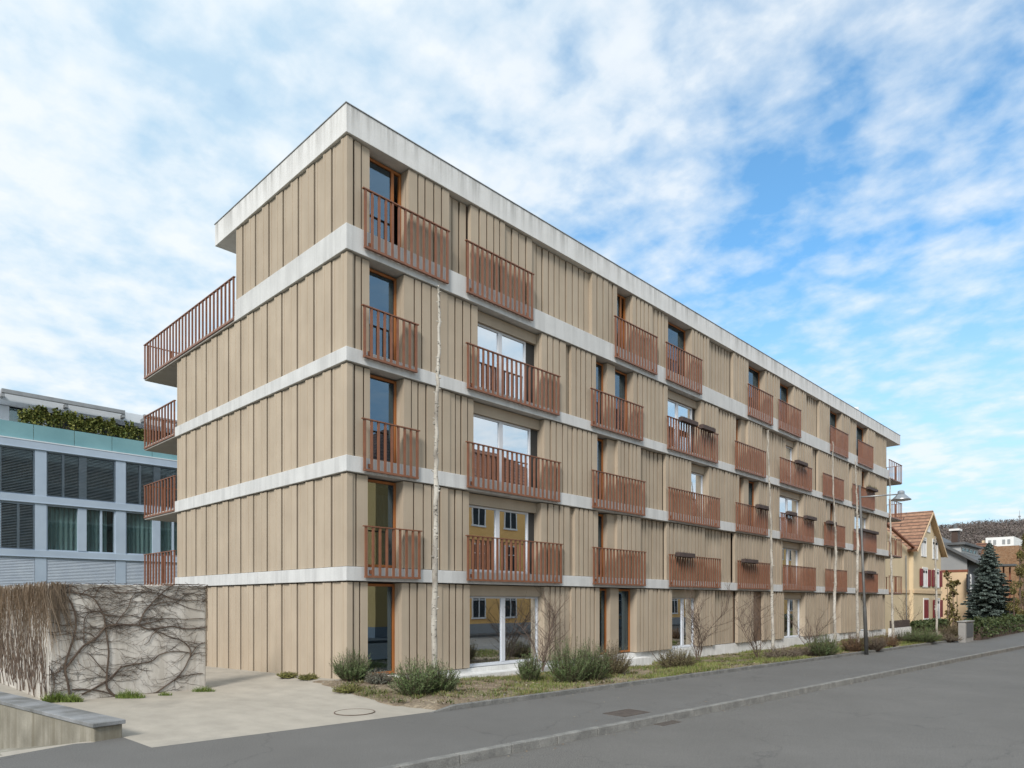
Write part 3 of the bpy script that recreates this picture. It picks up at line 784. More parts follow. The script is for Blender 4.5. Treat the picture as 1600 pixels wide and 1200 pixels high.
tuft(318, 1080, 36, 14, 260, 'low grass tuft at the right end corner of the creeper wall', 5)

# ------------------------------------------------------------------ bed vegetation
def inbed(x, y): return y > bl(x,.12)[1] and x > bedleft(y)+.05 and (y < .1 or x < -.05) and x < 44
def patch(x, y, s=1.0, o=0): return math.sin(x*.9*s+o)*math.cos(y*1.3*s+o*2)+.6*math.sin(x*2.3*s+y*1.9+o)
gr = MB(); r3 = random.Random(21); cnt = 0
while cnt < 52000:
    x = -2+46*r3.random()**1.7; y = r3.uniform(-6.5, .1)
    if not inbed(x, y): continue
    near = (y-bl(x)[1])
    pk = patch(x, y)
    if pk < .12 and r3.random() < .93: continue
    if x < 2.0 and r3.random() < .75: continue
    cnt += 1
    z = zbed(x, y); h = r3.uniform(.03,.12)*(1.35 if pk > .6 else .85); a = r3.uniform(0, 6.28)
    w = .006+.0004*x; t = (math.cos(a)*w, math.sin(a)*w); l = r3.gauss(0,.04), r3.gauss(0,.04)
    gr.tri((x-t[0],y-t[1],z-.01),(x+t[0],y+t[1],z-.01),(x+l[0],y+l[1],z+h))
tag(gr.build('grass', M['grass']), 'patchy short grass growing in the planting bed', 'grass', kind='stuff')
lt = MB(); cnt = 0
while cnt < 16000:
    x = -2+46*r3.random()**1.7; y = r3.uniform(-6.5, .2)
    if not inbed(x, y): continue
    cnt += 1; z = zbed(x, y)+r3.uniform(.0,.03); s_ = r3.uniform(.01,.04)
    v = [Vector((r3.gauss(0,1), r3.gauss(0,1), r3.gauss(0,.5))).normalized()*s_ for _ in range(3)]
    lt.tri(*[(x+q.x, y+q.y, z+abs(q.z)) for q in v])
tag(lt.build('leaf_litter', M['litter']), 'dry leaves, twigs and bark chips lying on the bed', 'leaf litter', kind='stuff')

wdm = MB(); cnt = 0
while cnt < 420:
    x = -1.6+44*r3.random()**1.5; y = r3.uniform(-6.5, .0)
    if not inbed(x, y): continue
    cnt += 1; z = zbed(x, y); Rr = r3.uniform(.05, .2); hgt = r3.uniform(.5, 1.5)
    for _ in range(int(14+Rr*160)):
        a = r3.uniform(0, 6.28); rr = Rr*math.sqrt(r3.random()); b_ = Vector((x+rr*math.cos(a), y+rr*math.sin(a), z-.01))
        d = Vector((math.cos(a)*.6+r3.gauss(0,.3), math.sin(a)*.6+r3.gauss(0,.3), hgt)).normalized()*r3.uniform(.04, .13)
        sd = d.cross(Vector((0,0,1))).normalized()*r3.uniform(.006, .016)
        wdm.quad(tuple(b_), tuple(b_+d*.5-sd), tuple(b_+d), tuple(b_+d*.5+sd))
M['weeds'] = leafmat('mixed_weeds', [(.06,.09,.025), (.10,.14,.035), (.17,.16,.06), (.15,.09,.05), (.08,.11,.05), (.20,.17,.10)], scale=.6)
tag(wdm.build('weeds', M['weeds']), 'mixed low weeds and rosettes scattered over the planting bed', 'weeds', kind='stuff')
fl = MB()
for _ in range(420):
    x = -6+40*r3.random()**1.3
    k = r3.random()
    if k < .45: p = kl(x, -.12-abs(r3.gauss(0,.12))); z = ZR+.004
    elif k < .75: p = bl(x, -.06-abs(r3.gauss(0,.25))); z = ZW+.004
    else: p = kl(x, r3.uniform(.1, 2.2)); z = ZW+.004
    if k >= .45 and p[0] < b0[0]+.2: continue
    s_ = r3.uniform(.008, .022); a = r3.uniform(0, 6.28)
    q = [Vector((math.cos(a+t), math.sin(a+t), 0))*s_*r3.uniform(.7,1.3) for t in (0, 1.6, 3.1, 4.7)]
    fl.quad(*[(p[0]+v.x, p[1]+v.y, z+r3.uniform(0,.012)) for v in q])
tag(fl.build('fallen_leaves', M['litter']), 'small dry leaves and grit along the kerbs', 'fallen leaves', kind='stuff')
def spray_shrub(name, label, px, py, h, w, mat, seed, kind='rosemary', group='shrubs in the planting bed', n=None, cat='shrub', Y=None):
    c = Vector(onZ(px, py, -.18)) if Y is None else Vector(onY(px, py, Y)); s = pxm(c); Hh = h*s*1.1; W = w*s/2*.95
    c.z = zbed(c.x, c.y) if Y is None and c.x < 44 else c.z
    r2 = random.Random(seed); t = thing(name, label, cat, group)
    st = MB(); lf = MB()
    n = n or int(150+320*min(2.2, W))
    for i in range(n):
        a = r2.uniform(0, 6.283); rr = math.sqrt(r2.random())
        base = c+Vector((math.cos(a)*rr*W*.45, math.sin(a)*rr*W*.45, -.03))
        lean = rr*W*(.75 if kind == 'rosemary' else .8)
        top = base+Vector((math.cos(a)*lean+r2.gauss(0,.05), math.sin(a)*lean+r2.gauss(0,.05), Hh*(1-.40*rr*rr)*(r2.uniform(.4,1.0) if r2.random() < .85 else r2.uniform(1.0,1.22))))
        mid = base.lerp(top,.5)+Vector((math.cos(a)*lean*.14, math.sin(a)*lean*.14, Hh*.03))
        pts = [base, mid, top]
        st.tube(pts, [.006,.004,.0015], 3, False)
        k = int(10+Hh*22) if kind != 'heather' else int(8+Hh*14)
        for j in range(k):
            u = .12+.88*j/k
            p = base.lerp(mid, u*2) if u < .5 else mid.lerp(top, u*2-1)
            d = (top-mid).normalized()
            side = Vector((r2.gauss(0,1), r2.gauss(0,1), r2.gauss(0,.4))).normalized()
            ll = r2.uniform(.025,.06) if kind == 'rosemary' else r2.uniform(.015,.035)
            e = p+(d*.75+side*.8)*ll; wd = side.cross(d).normalized()*(.006 if kind == 'rosemary' else .009)
            p = p+Vector((r2.gauss(0,.012), r2.gauss(0,.012), 0))
            lf.quad(tuple(p-wd*.5), tuple(p+wd*.5), tuple(e+wd), tuple(e-wd))
    st.build('stems', M['twig'], t); o = lf.build('leaves', M[mat], t); o['kind'] = 'stuff'
    return t
spray_shrub('rosemary_shrub', 'grey-green rosemary shrub at the building corner, left of the ground floor door', 549, 1073, 44, 58, 'rosemary', 1)
spray_shrub('lavender_cushion', 'small grey lavender cushion in front of the dark ground floor door', 592, 1076, 22, 38, 'lavender', 2, 'heather')
spray_shrub('rosemary_shrub', 'large grey-green rosemary shrub at the foot of the nearest birch', 648, 1089, 54, 66, 'rosemary', 3)
spray_shrub('rosemary_shrub', 'grey-green rosemary shrub right of the nearest birch, merging with the larger one', 686, 1085, 46, 56, 'rosemary', 4)
spray_shrub('low_cover_plant', 'flat yellow-green ground plant on the driveway edge below the corner shrub', 545, 1085, 13, 40, 'moss', 5, 'heather')
spray_shrub('low_cover_plant', 'flat yellow-green ground plant at the tip of the bed beside the beige wall', 448, 1064, 9, 26, 'moss', 6, 'heather')
spray_shrub('low_cover_plant', 'pale flat ground plant beside the beige wall, second from the driveway tip', 482, 1068, 9, 26, 'moss', 7, 'heather')
spray_shrub('rosemary_shrub', 'upright dark green shrub in front of the double window with the ochre reflection', 828, 1061, 42, 36, 'rosemary', 8)
spray_shrub('rosemary_shrub', 'tallest grey-green rosemary shrub between the second and third ground floor windows', 888, 1064, 60, 66, 'rosemary', 9)
spray_shrub('rosemary_shrub', 'spreading rosemary shrub just right of the tallest one', 925, 1062, 56, 52, 'rosemary', 10)
spray_shrub('olive_shrub', 'rounded olive-brown shrub before the narrow orange framed door', 956, 1053, 46, 52, 'olive', 11, 'heather', n=420)
spray_shrub('olive_shrub', 'low olive-green shrub left of the bare multi-stem bush', 1058, 1042, 30, 56, 'olive', 12)
spray_shrub('dry_heather', 'low dry brown-grey heather at the foot of the second birch', 1222, 1028, 20, 52, 'heather', 13, 'heather')
spray_shrub('dry_heather', 'low dry grey heather between second and third birch', 1256, 1024, 15, 40, 'heather', 14, 'heather')
spray_shrub('evergreen_shrub', 'dark green bushy shrub just left of the third birch', 1288, 1026, 32, 40, 'rosemary', 15)
spray_shrub('rust_shrub', 'rust-brown shrub left of the lamp post foot', 1332, 1020, 27, 34, 'rust', 16, 'heather')
spray_shrub('dry_heather', 'pale grey dry shrub right of the lamp post foot', 1366, 1018, 28, 30, 'heather', 17, 'heather')
spray_shrub('rust_shrub', 'brown shrub at the far building corner beside the fifth birch', 1386, 1011, 22, 34, 'rust', 18, 'heather')
spray_shrub('evergreen_shrub', 'wide green shrub in the bed before the yellow house', 1441, 1006, 24, 50, 'rosemary', 19)
spray_shrub('evergreen_shrub', 'dark green shrub just right of the far building corner', 1410, 1001, 18, 34, 'green', 20, 'heather', n=260)
spray_shrub('dry_heather', 'low brown shrub left of the grey cabinet', 1482, 1003, 13, 32, 'heather', 22, 'heather')
spray_shrub('olive_shrub', 'green and yellow shrub behind the low brown one beside the grey cabinet', 1485, 994, 22, 30, 'olive', 23, 'heather')

# bare multi-stem shrubs
def bare_shrub(label, px, py, top, w, seed, n=7, Y=None):
    c = Vector(onZ(px, py, -.2)) if Y is None else Vector(onY(px, py, Y)); s = pxm(c); Hh = (py-top)*s; W = w*s/2
    r2 = random.Random(seed); t = thing('bare_shrub', label, 'bare shrub', 'leafless shrubs along the facade'); m = MB(); tw2 = MB()
    def grow(p, d, ln, r, lvl):
        k = max(3, int(ln/.14)); pts = [p.copy()]
        for i in range(k):
            d = (d+Vector((r2.gauss(0,.10), r2.gauss(0,.10), r2.gauss(.02,.06)))).normalized(); pts.append(pts[-1]+d*ln/k)
        (m if lvl == 0 else tw2).tube(pts, [r*(1-.7*i/k) for i in range(k+1)], 4 if lvl == 0 else 3, False)
        if lvl < 3:
            for i in range(1, k+1):
                if r2.random() < (.75 if lvl < 2 else .45):
                    sd = (d+Vector((r2.gauss(0,.75), r2.gauss(0,.75), r2.uniform(-.1,.6)))).normalized()
                    grow(pts[i], sd, ln*r2.uniform(.25,.5), max(.0048, r*.5), lvl+1)
    for i in range(n):
        a = r2.uniform(0, 6.28); l = r2.uniform(.1,1)*W/Hh
        grow(c+Vector((math.cos(a)*.06, math.sin(a)*.06, -.05)), Vector((math.cos(a)*l, math.sin(a)*l, 1)).normalized(), Hh*r2.uniform(.6,1.0), .021, 0)
    m.build('stems', M['twig'], t); o = tw2.build('twigs', M['twig'], t); o['kind'] = 'stuff'
bare_shrub('tall bare shrub in front of the large double window with the ochre reflection', 845, 1046, 925, 90, 31, 5)
bare_shrub('tall bare multi-stem bush before the window with the yellow curtain reflection', 1090, 1029, 930, 90, 32, 7)
bare_shrub('bare bush standing between the multi-stem bush and the second birch', 1184, 1024, 930, 70, 33, 5)
bare_shrub('broad bare bush between the second and third birch', 1268, 1018, 955, 90, 34, 7)
bare_shrub('pale bare bush in front of the yellow house wall, right of the far building corner', 1417, 984, 938, 60, 35, 6)
bare_shrub('small brown twiggy bush before the brown ground floor panel', 1040, 1040, 1015, 60, 36, 5)

# birch trunks
def birch(label, pts_px, Yb, r0, r1, seed):
    r2 = random.Random(seed); t = thing('birch_tree', label, 'tree', 'slim cropped birches along the facade')
    pts = [Vector(onY(x, y, Yb)) for x, y in pts_px]
    pts = smooth(pts, 6); n = len(pts)
    pts = [p+Vector((r2.gauss(0,.012), r2.gauss(0,.012), 0)) for p in pts]
    rad = [(r0+(r1-r0)*i/(n-1))*(1+r2.gauss(0,.06)) for i in range(n)]
    kn = MB(); kn.tube(pts, rad, 10)
    for i in range(2, n-1):
        for _ in range(2 if i > 3 else 1):
            if r2.random() < .75:
                a = r2.uniform(0, 6.28); d = Vector((math.cos(a), math.sin(a), r2.uniform(.1,.6))).normalized(); p = pts[i]+(pts[i+1]-pts[i])*r2.random()
                l = rad[i]+r2.uniform(.02,.07)
                kn.tube([p, p+d*l*.7, p+d*l], [rad[i]*.55, rad[i]*.4, rad[i]*.15], 5)
    kn.build('trunk', M['birch'], t, True)
def yb(px, py): return onZ(px, py, -.2)[1]
birch('nearest tall white birch trunk, cropped bare, rising past four floors', [(679,1082),(678,1000),(679,900),(681,800),(682,720),(681,690),(683,600),(687,530),(686,480),(685,447)], -1.6, .088, .022, 41)
birch('second birch from the left, thin pale trunk before the cream cladding', [(1208,1018),(1206,930),(1205,850),(1203,780),(1201,720),(1200,672)], yb(1208,1018), .07, .02, 42)
birch('third birch from the left, with a sharp bend near the top of its trunk', [(1305,1012),(1304,940),(1306,860),(1304,810),(1302,760),(1301,690)], yb(1305,1012), .075, .02, 43)
birch('fourth birch from the left, close beside the lamp post', [(1341,1010),(1339,930),(1340,850),(1339,800),(1338,760),(1336,718)], yb(1341,1010), .08, .022, 44)
birch('fifth birch from the left, in line with the far building corner', [(1396,1002),(1394,940),(1392,870),(1391,820),(1391,780),(1390,745)], yb(1396,1002), .068, .022, 45)
birch('rightmost birch, thin trunk before the red shutters of the yellow house', [(1464,996),(1463,940),(1462,890),(1461,850),(1461,838)], yb(1464,996), .07, .025, 46)

# ------------------------------------------------------------------ street lamp
lp = Vector(onZ(1354, 1021, -.15)); lt_ = thing('street_lamp', 'grey street lamp with a long side arm and conical metal shade', 'street lamp')
ptop = Vector(onY(1343, 758, lp.y)); s = pxm(lp)
MB().tube([lp+Vector((0,0,-.1)), lp.lerp(ptop,.28), lp.lerp(ptop,.29), ptop], [.078,.07,.05,.04], 14).build('pole', mk('weathered_grey_steel', (.10,.10,.10), (.15,.15,.145), 3, .5, metal=.3), lt_, True)
base_d = depth(lp)
arm0 = lp.lerp(ptop, .93)
d1 = ray(1408, 772); dd = base_d-.9
hd = Vector((CAM[0]+d1[0]*dd, CAM[1]+d1[1]*dd, CAMH+d1[2]*dd))
MB().tube([arm0, arm0.lerp(hd,.5), hd], [.03,.028,.026], 8).build('arm', M['flash'], lt_, True)
hc = (hd.x, hd.y, hd.z-.22)
MB().lathe(hc, [(.355,-.02),(.36,.0),(.30,.05),(.16,.19),(.15,.20),(.13,.20),(.12,.33),(.07,.36)], 24).build('lamp_shade', M['steel'], lt_, True)
MB().lathe((hc[0],hc[1],hc[2]-.02), [(.18,-.03),(.30,-.01),(.32,-.001)], 20).build('diffuser', M['winwhite'], lt_, True)

# ------------------------------------------------------------------ office building on the left
OF = thing('office_building', 'pale blue-grey metal office block with louvred windows and a glazed roof terrace', 'building')
OY = 30.5
M['ometal'] = mk('blue_grey_metal', (.40,.475,.565), (.35,.42,.51), .8, .45, spec=.5)
M['ometal2'] = mk('pale_metal_fascia', (.66,.69,.73), (.60,.64,.68), .8, .45)
M['slat'] = mk('dark_blind_slats', (.10,.13,.155), (.14,.17,.19), 2, .5)
M['slatl'] = mk('light_blind_slats', (.46,.51,.57), (.40,.45,.52), 2, .5)
M['teal'] = mk('frosted_teal_glass', (.13,.27,.295), (.165,.32,.345), .7, .25, spec=.6)
M['ocurt'] = mk('green_grey_curtain', (.27,.34,.34), (.17,.22,.225), 5, .9, (1,1,.03))
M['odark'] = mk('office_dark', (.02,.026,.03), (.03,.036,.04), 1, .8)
def oz(py): return onY(0, py, OY)[2]
def ox(px, py=750): return onY(px, py, OY)[0]
Z = [oz(682), oz(695.5), oz(769), oz(782), oz(857), oz(869)]
X0, X1 = ox(-140), 24.0
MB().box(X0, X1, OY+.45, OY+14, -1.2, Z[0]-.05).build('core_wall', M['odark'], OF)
for a, b in ((Z[1],Z[0]), (Z[3],Z[2]), (Z[5],Z[4])):
    m = MB(); m.box(X0, X1, OY, OY+.45, a, b); m.box(X0, X1, OY-.04, OY-.001, a+.03, a+.07); m.build('fascia_band', M['ometal'], OF, bevel=.01)
MB().box(X0, X1, OY-.02, OY+14, Z[0]+.001, Z[0]+.06).build('terrace_slab', M['ometal2'], OF)
bay = ox(189)-ox(64)
piers = [ox(64)+bay*i for i in range(-2, 6)]
rows = [(Z[2], Z[1]), (Z[4], Z[3]), (-1.2, Z[5])]
for ri, (za, zb_) in enumerate(rows):
    for xi in piers: MB().box(xi-.27, xi+.27, OY+.03, OY+.45, za, zb_).build('pier', M['ometal'], OF)
    for bi in range(len(piers)-1):
        a, b = piers[bi]+.27, piers[bi+1]-.27
        w_ = MB(); 
        for q in (a, b-.07): w_.box(q, q+.07, OY+.10, OY+.2, za, zb_)
        w_.box(a+.07, b-.07, OY+.10, OY+.2, zb_-.07, zb_); w_.box(a+.07, b-.07, OY+.10, OY+.2, za, za+.07)
        mids = [.46, .54+.01] if ri == 1 else [.42]
        if ri == 1: w_.box(a+(b-a)*.44, a+(b-a)*.565, OY+.06, OY+.22, za+.07, zb_-.07); w_.box(a+(b-a)*.77, a+(b-a)*.80, OY+.10, OY+.2, za+.07, zb_-.07)
        elif ri == 0: w_.box(a+(b-a)*.22, a+(b-a)*.25, OY+.10, OY+.2, za+.07, zb_-.07); w_.box(a+(b-a)*.46, a+(b-a)*.57, OY+.12, OY+.2, za+.07, zb_-.07)
        wo = w_.build('window', M['ometal'], OF)
        MB().box(a+.07, b-.07, OY+.24, OY+.25, za+.07, zb_-.07).build('pane', M['oglass'], wo)
        bl_ = MB(); z = za+.1; stepz = .085
        dark = ri == 0 or (ri == 1 and bi in (0,1))
        if ri == 2 or dark:
            yy = OY+.055 if ri < 2 else OY+.06
            while z < zb_-.05:
                if dark: bl_.quad((a+.02,yy-.02,z),(b-.02,yy-.02,z),(b-.02,yy+.03,z+.028),(a+.02,yy+.03,z+.028))
                else: bl_.quad((a+.02,yy-.015,z),(b-.02,yy-.015,z),(b-.02,yy+.02,z+.074),(a+.02,yy+.02,z+.074))
                z += stepz
            bl_.build('blind', M['slat'] if dark else M['slatl'], wo)
        else:
            c_ = MB(); nn = 90
            for i in range(nn):
                xa, xb = a+.1+(b-a-.2)*i/nn, a+.1+(b-a-.2)*(i+1)/nn
                ya, yb2 = OY+.34+.03*math.sin(i*.9), OY+.34+.03*math.sin((i+1)*.9)
                if bi == 2 and i > nn*.9: continue
                c_.quad((xa,ya,za+.07),(xb,yb2,za+.07),(xb,yb2,zb_-.07),(xa,ya,zb_-.07))
            c_.build('curtain', M['ocurt'], wo)
# glass parapet and penthouse
zp0, zp1 = oz(680), oz(653.5)
jx = [ox(-140), ox(-72), ox(-10), ox(54), ox(118), ox(177), ox(240), ox(300), ox(365), ox(430)]
for a, b in zip(jx, jx[1:]): MB().box(a+.012, b-.012, OY+.25, OY+.28, zp0, zp1).build('glass_panel', M['teal'], OF)
PYo = 34.0
def pz(py): return onY(0, py, PYo)[2]
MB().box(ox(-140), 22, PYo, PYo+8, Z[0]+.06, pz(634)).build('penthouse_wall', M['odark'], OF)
MB().box(ox(-140)-.3, 22.4, PYo-1.2, PYo+8.4, pz(632), pz(616)).build('penthouse_roof', M['ometal2'], OF, bevel=.03)
for a, b in ((-60,14),(64,74),(150,158)):
    xa, xb = onY(a, 650, PYo)[0], onY(b, 650, PYo)[0]
    MB().box(xa, xb, PYo-.12, PYo-.002, Z[0]+.061, pz(633)).build('penthouse_wall_panel', M['ometal2'], OF)
xa, xb = onY(14.5, 650, PYo)[0], onY(63, 650, PYo)[0]
MB().box(xa, xb, PYo-.06, PYo-.03, Z[0]+.5, pz(635)).build('penthouse_window', M['oglass'], OF)
for (p0, p1) in (((2,610),(195,645.5)), ((224,650.5),(330,670))):
    A = Vector(onY(p0[0], p0[1], PYo-1.6)); C_ = Vector(onY(p1[0], p1[1], PYo-1.6))
    C_.z = A.z
    m = MB(); m.beam(A, C_, .20, .24)
    for u in (.01,.5,.99):
        q = A.lerp(C_, u); m.box(q.x-.09, q.x+.09, q.y-.05, q.y+.5, q.z-.34, q.z-.121)
    m.build('awning_cassette', M['flash'], OF, bevel=.02)

# leafy volume helper
def leaf_cloud(mb, boxes, n, size, r2, shell=.5):
    for _ in range(n):
        bx = r2.choice(boxes); c, rx, ry, rz = bx
        while True:
            v = Vector((r2.uniform(-1,1), r2.uniform(-1,1), r2.uniform(-1,1)))
            if v.length <= 1 and (v.length > shell or r2.random() < .25): break
        p = Vector(c)+Vector((v.x*rx, v.y*ry, v.z*rz))
        a = Vector((r2.gauss(0,1), r2.gauss(0,1), r2.gauss(0,1))).normalized(); b = a.orthogonal().normalized()
        b = (b*math.cos(1.3)+a.cross(b)*r2.uniform(-1,1)).normalized()
        l = size*r2.uniform(.6,1.4); w = l*.42
        mb.quad(tuple(p-b*w*.3), tuple(p+a*l*.5-b*w), tuple(p+a*l), tuple(p+a*l*.5+b*w))
hd_ = thing('terrace_hedge', 'row of green bushes behind the teal glass parapet on the office roof terrace', 'hedge')
r4 = random.Random(77); lf = MB(); tr = MB(); bxs = []
hy = OY+1.1
for i in range(46):
    px_ = 36+190*i/45+r4.uniform(-3,3); x = onY(px_, 660, hy)[0]; zt = zp1+1.0*r4.uniform(.55,1.1)*(.75 if i < 4 else 1)
    bxs.append(((x, hy+r4.uniform(-.15,.15), (zt+zp1-.6)/2), .38*r4.uniform(.7,1.2), .4, (zt-zp1+.6)/2))
    tr.tube([(x,hy,zp0), (x+r4.uniform(-.1,.1),hy,zt-.3)], [.03,.01], 4)
    for _ in range(3): bxs.append(((x+r4.uniform(-.3,.3), hy, zt-.05), .07, .07, .28))
leaf_cloud(lf, bxs, 9000, .13, r4, .3)
tr.build('stems', M['twig'], hd_); o = lf.build('leaves', M['hedge'], hd_); o['kind'] = 'stuff'

# ------------------------------------------------------------------ houses on the right
M['yellow'] = mk('pale_yellow_render', (.60,.49,.325), (.66,.54,.37), .6, .9, fine=.04)
M['cream'] = mk('cream_render', (.66,.50,.33), (.60,.45,.30), .6, .9)
M['white'] = mk('white_paint', (.78,.77,.76), (.72,.71,.70), 1, .6)
M['redshut'] = mk('red_shutter_paint', (.23,.018,.022), (.18,.015,.018), 2, .5)
M['greyr'] = mk('grey_render', (.31,.315,.32), (.27,.275,.28), .5, .9)
M['darkgrey'] = mk('dark_grey_cladding', (.13,.135,.14), (.10,.105,.11), 1, .8)
M['brownb'] = mk('red_brown_timber', (.25,.09,.05), (.2,.075,.045), 2, .7)
def tile_mat(name, c1, c2, c3, ax):
    m, nt, b = new_mat(name)
    br = N(nt, 'ShaderNodeTexBrick'); br.inputs['Scale'].default_value = 1.0
    br.inputs['Brick Width'].default_value = 9.0; br.inputs['Row Height'].default_value = .36; br.inputs['Mortar Size'].default_value = .05
    br.inputs['Color1'].default_value = (*c1,1); br.inputs['Color2'].default_value = (*c2,1); br.inputs['Mortar'].default_value = (*c3,1); br.inputs['Bias'].default_value = -.1
    g = N(nt, 'ShaderNodeNewGeometry'); sx = N(nt, 'ShaderNodeSeparateXYZ'); cb = N(nt, 'ShaderNodeCombineXYZ')
    nt.links.new(g.outputs['Position'], sx.inputs[0]); nt.links.new(sx.outputs[ax], cb.inputs[0])
    mu = N(nt, 'ShaderNodeMath', operation='MULTIPLY'); mu.inputs[1].default_value = 1.0; nt.links.new(sx.outputs[2], mu.inputs[0]); nt.links.new(mu.outputs[0], cb.inputs[1])
    nt.links.new(cb.outputs[0], br.inputs['Vector'])
    v = ramp(nt, noise(nt, 2.6, 6, rough=.75), [(.32,.62),(.68,1.35)]); c = mix(nt, 1.0, br.outputs['Color'], v, 'MULTIPLY')
    nt.links.new(c, b.inputs['Base Color']); b.inputs['Roughness'].default_value = .85
    bump(nt, b, br.outputs['Fac'], -.6, .05)
    return m
M['tiles'] = tile_mat('orange_brown_tiles', (.25,.13,.08), (.33,.185,.115), (.085,.045,.03), 1)
M['tilesx'] = tile_mat('dark_red_tiles', (.20,.10,.07), (.26,.13,.085), (.08,.045,.035), 0)
YG = 2.6
YH = thing('yellow_house', 'pale yellow gabled house with red shutters and orange-brown tiled roof beyond the block', 'house')
OHY = .45
pk = onY(1458, 798, YG-OHY); el = onY(1430.5, 860, YG-OHY); er = onY(1478, 869, YG-OHY)
zP = pk[2]-.25; xm = pk[0]; zv = (el[2]+er[2])/2-.1
ex = (er[0]-el[0])/2*.9; xl, xr = xm-ex, xm+ex; zE = zP-(zP-zv)*.9/1.0; YD = 14.0
def xy_(px): return onY(px, 900, YG)[0]
def zy_(px, py): return onY(px, py, YG)[2]
w_ = MB(); nb = len(w_.v)
gv = [(xl,-1.2),(xr,-1.2),(xr,zE),(xm,zP),(xl,zE)]
w_.v += [(x,YG,z) for x,z in gv]+[(x,YG+YD,z) for x,z in gv]
w_.f += [(0,1,2,3,4),(9,8,7,6,5)]+[(i,5+i,5+(i+1)%5,(i+1)%5) for i in range(5)]
w_.build('wall', M['yellow'], YH)
sl = Vector((xm-xl, 0, zP-zE)).normalized()
rf = MB(); oh = OHY; th_ = .22
for sx_, xe in ((-1, xl), (1, xr)):
    dx = (xm-xe); dz = zP-zE; e = Vector((xe-dx*.10, 0, zE-dz*.10)); t_ = Vector((xm, 0, zP))
    nrm = Vector((-dz*(1 if dx > 0 else -1), 0, abs(dx))).normalized()*th_
    a0, a1 = YG-oh, YG+YD+.5
    pts = [e+Vector((0,a0,0)), t_+Vector((0,a0,0)), t_+Vector((0,a0,th_*1.3)), e+Vector((0,a0,0))+nrm]
    n = len(rf.v); rf.v += [tuple(p) for p in pts]+[tuple(p+Vector((0,a1-a0,0))) for p in pts]
    rf.f += [(n,n+1,n+2,n+3),(n+7,n+6,n+5,n+4)]+[(n+i,n+4+i,n+4+(i+1)%4,n+(i+1)%4) for i in range(4)]
rfo = rf.build('roof', M['tiles'], YH)
# pale timber lining under the street-side verge
vb = MB()
for xe in (xl, xr):
    dx = xm-xe; dz = zP-zE
    vb.beam((xe-dx*.10, YG-oh-.03, zE-dz*.10-.02), (xm, YG-oh-.03, zP+.02), .06, .2)
    vb.quad((xe-dx*.10,YG-oh,zE-dz*.1-.015),(xm,YG-oh,zP-.015),(xm,YG-.002,zP-.015),(xe-dx*.1,YG-.002,zE-dz*.1-.015))
vb.build('verge_board', M['cream'], YH)
# wing on the left with a sloping verge
xw0 = xl-16
MB().box(xw0, xl-.002, YG+.35, YG+10, -1.2, zy_(1425, 862)).build('wing_wall', M['yellow'], YH)
vg = MB(); a_ = Vector(onY(1431, 858.5, YG-.1)); c_ = Vector(onY(1412, 842, YG-.1)); dirv = (c_-a_); c_ = a_+dirv*1.0
far = a_+dirv*6
vg.beam(a_, far, .25, .14); vg.build('verge_board', M['brownb'], YH)
wt = MB(); zz = zy_(1425, 862); wt.v += [(a_.x-.1,YG+.36,zz),(far.x,YG+.36,zz),(far.x,YG+.36,far.z-.02),(a_.x-.1,YG+.36,a_.z-.02)]
wt.f += [(0,1,2,3)]; wt.build('wing_gable', M['yellow'], YH)
MB().tube([onY(1415.5,868,YG+.2), onY(1416.5,978,YG+.2)], .05, 6).build('downpipe', M['flash'], YH)
zc0, zc1 = zy_(1450,927.5), zy_(1450,922.5)
MB().box(xl-.1, xr+.1, YG-.1, YG-.001, zc0, zc1).build('string_course', M['cream'], YH)
MB().box(xl-6, xl-.11, YG+.25, YG+.349, zc0, zc1).build('string_course', M['cream'], YH)
def house_win(px0, px1, py0, py1, shut=None, dark=False, sub=1):
    a, b = xy_(px0), xy_(px1); pm = (px0+px1)/2; z1, z0 = zy_(pm, py0), zy_(pm, py1)
    f = MB(); f.box(a-.12, b+.12, YG-.06, YG-.002, z0-.12, z0); f.box(a-.12, b+.12, YG-.05, YG-.002, z1, z1+.16); f.box(a-.12, a, YG-.05, YG-.002, z0, z1); f.box(b, b+.12, YG-.05, YG-.002, z0, z1)
    f.box((a+b)/2-.05, (a+b)/2+.05, YG-.045, YG-.002, z0, z1)
    o = f.build('window', M['white'], YH)
    pn = MB(); pn.box(a, (a+b)/2-.05, YG-.02, YG-.004, z0, z1); pn.box((a+b)/2+.05, b, YG-.02, YG-.004, z0, z1)
    pn.build('pane', M['oglass'] if dark else M['white'], o)
    if not dark:
        t = MB(); t.box(a+.05, (a+b)/2-.08, YG-.03, YG-.021, z1-.4, z1-.15); t.box((a+b)/2+.08, b-.05, YG-.03, YG-.021, z1-.4, z1-.15); t.build('fanlight', M['odark'], o)
    if shut == 'open':
        sw = (b-a)*.62
        for (u0, u1) in ((a-.14-sw, a-.14), (b+.14, b+.14+sw)): MB().box(u0, u1, YG-.1, YG-.052, z0+.02, z1-.02).build('shutter', M['redshut'], o)
    if shut == 'closed':
        for (u0, u1) in ((a+.02, (a+b)/2-.06), ((a+b)/2+.06, b-.02)): MB().box(u0, u1, YG-.07, YG-.05, z0+.02, z1-.02).build('shutter', M['redshut'], o)
house_win(1439.5, 1446.5, 842, 868); house_win(1457, 1464.5, 845, 872); house_win(1448.5, 1452.5, 815, 830)
house_win(1441.5, 1448.5, 889, 916, 'open'); house_win(1460, 1466.5, 891, 917, 'open')
house_win(1443, 1450, 937, 966, 'closed'); house_win(1461.5, 1467.5, 937, 965, 'open')

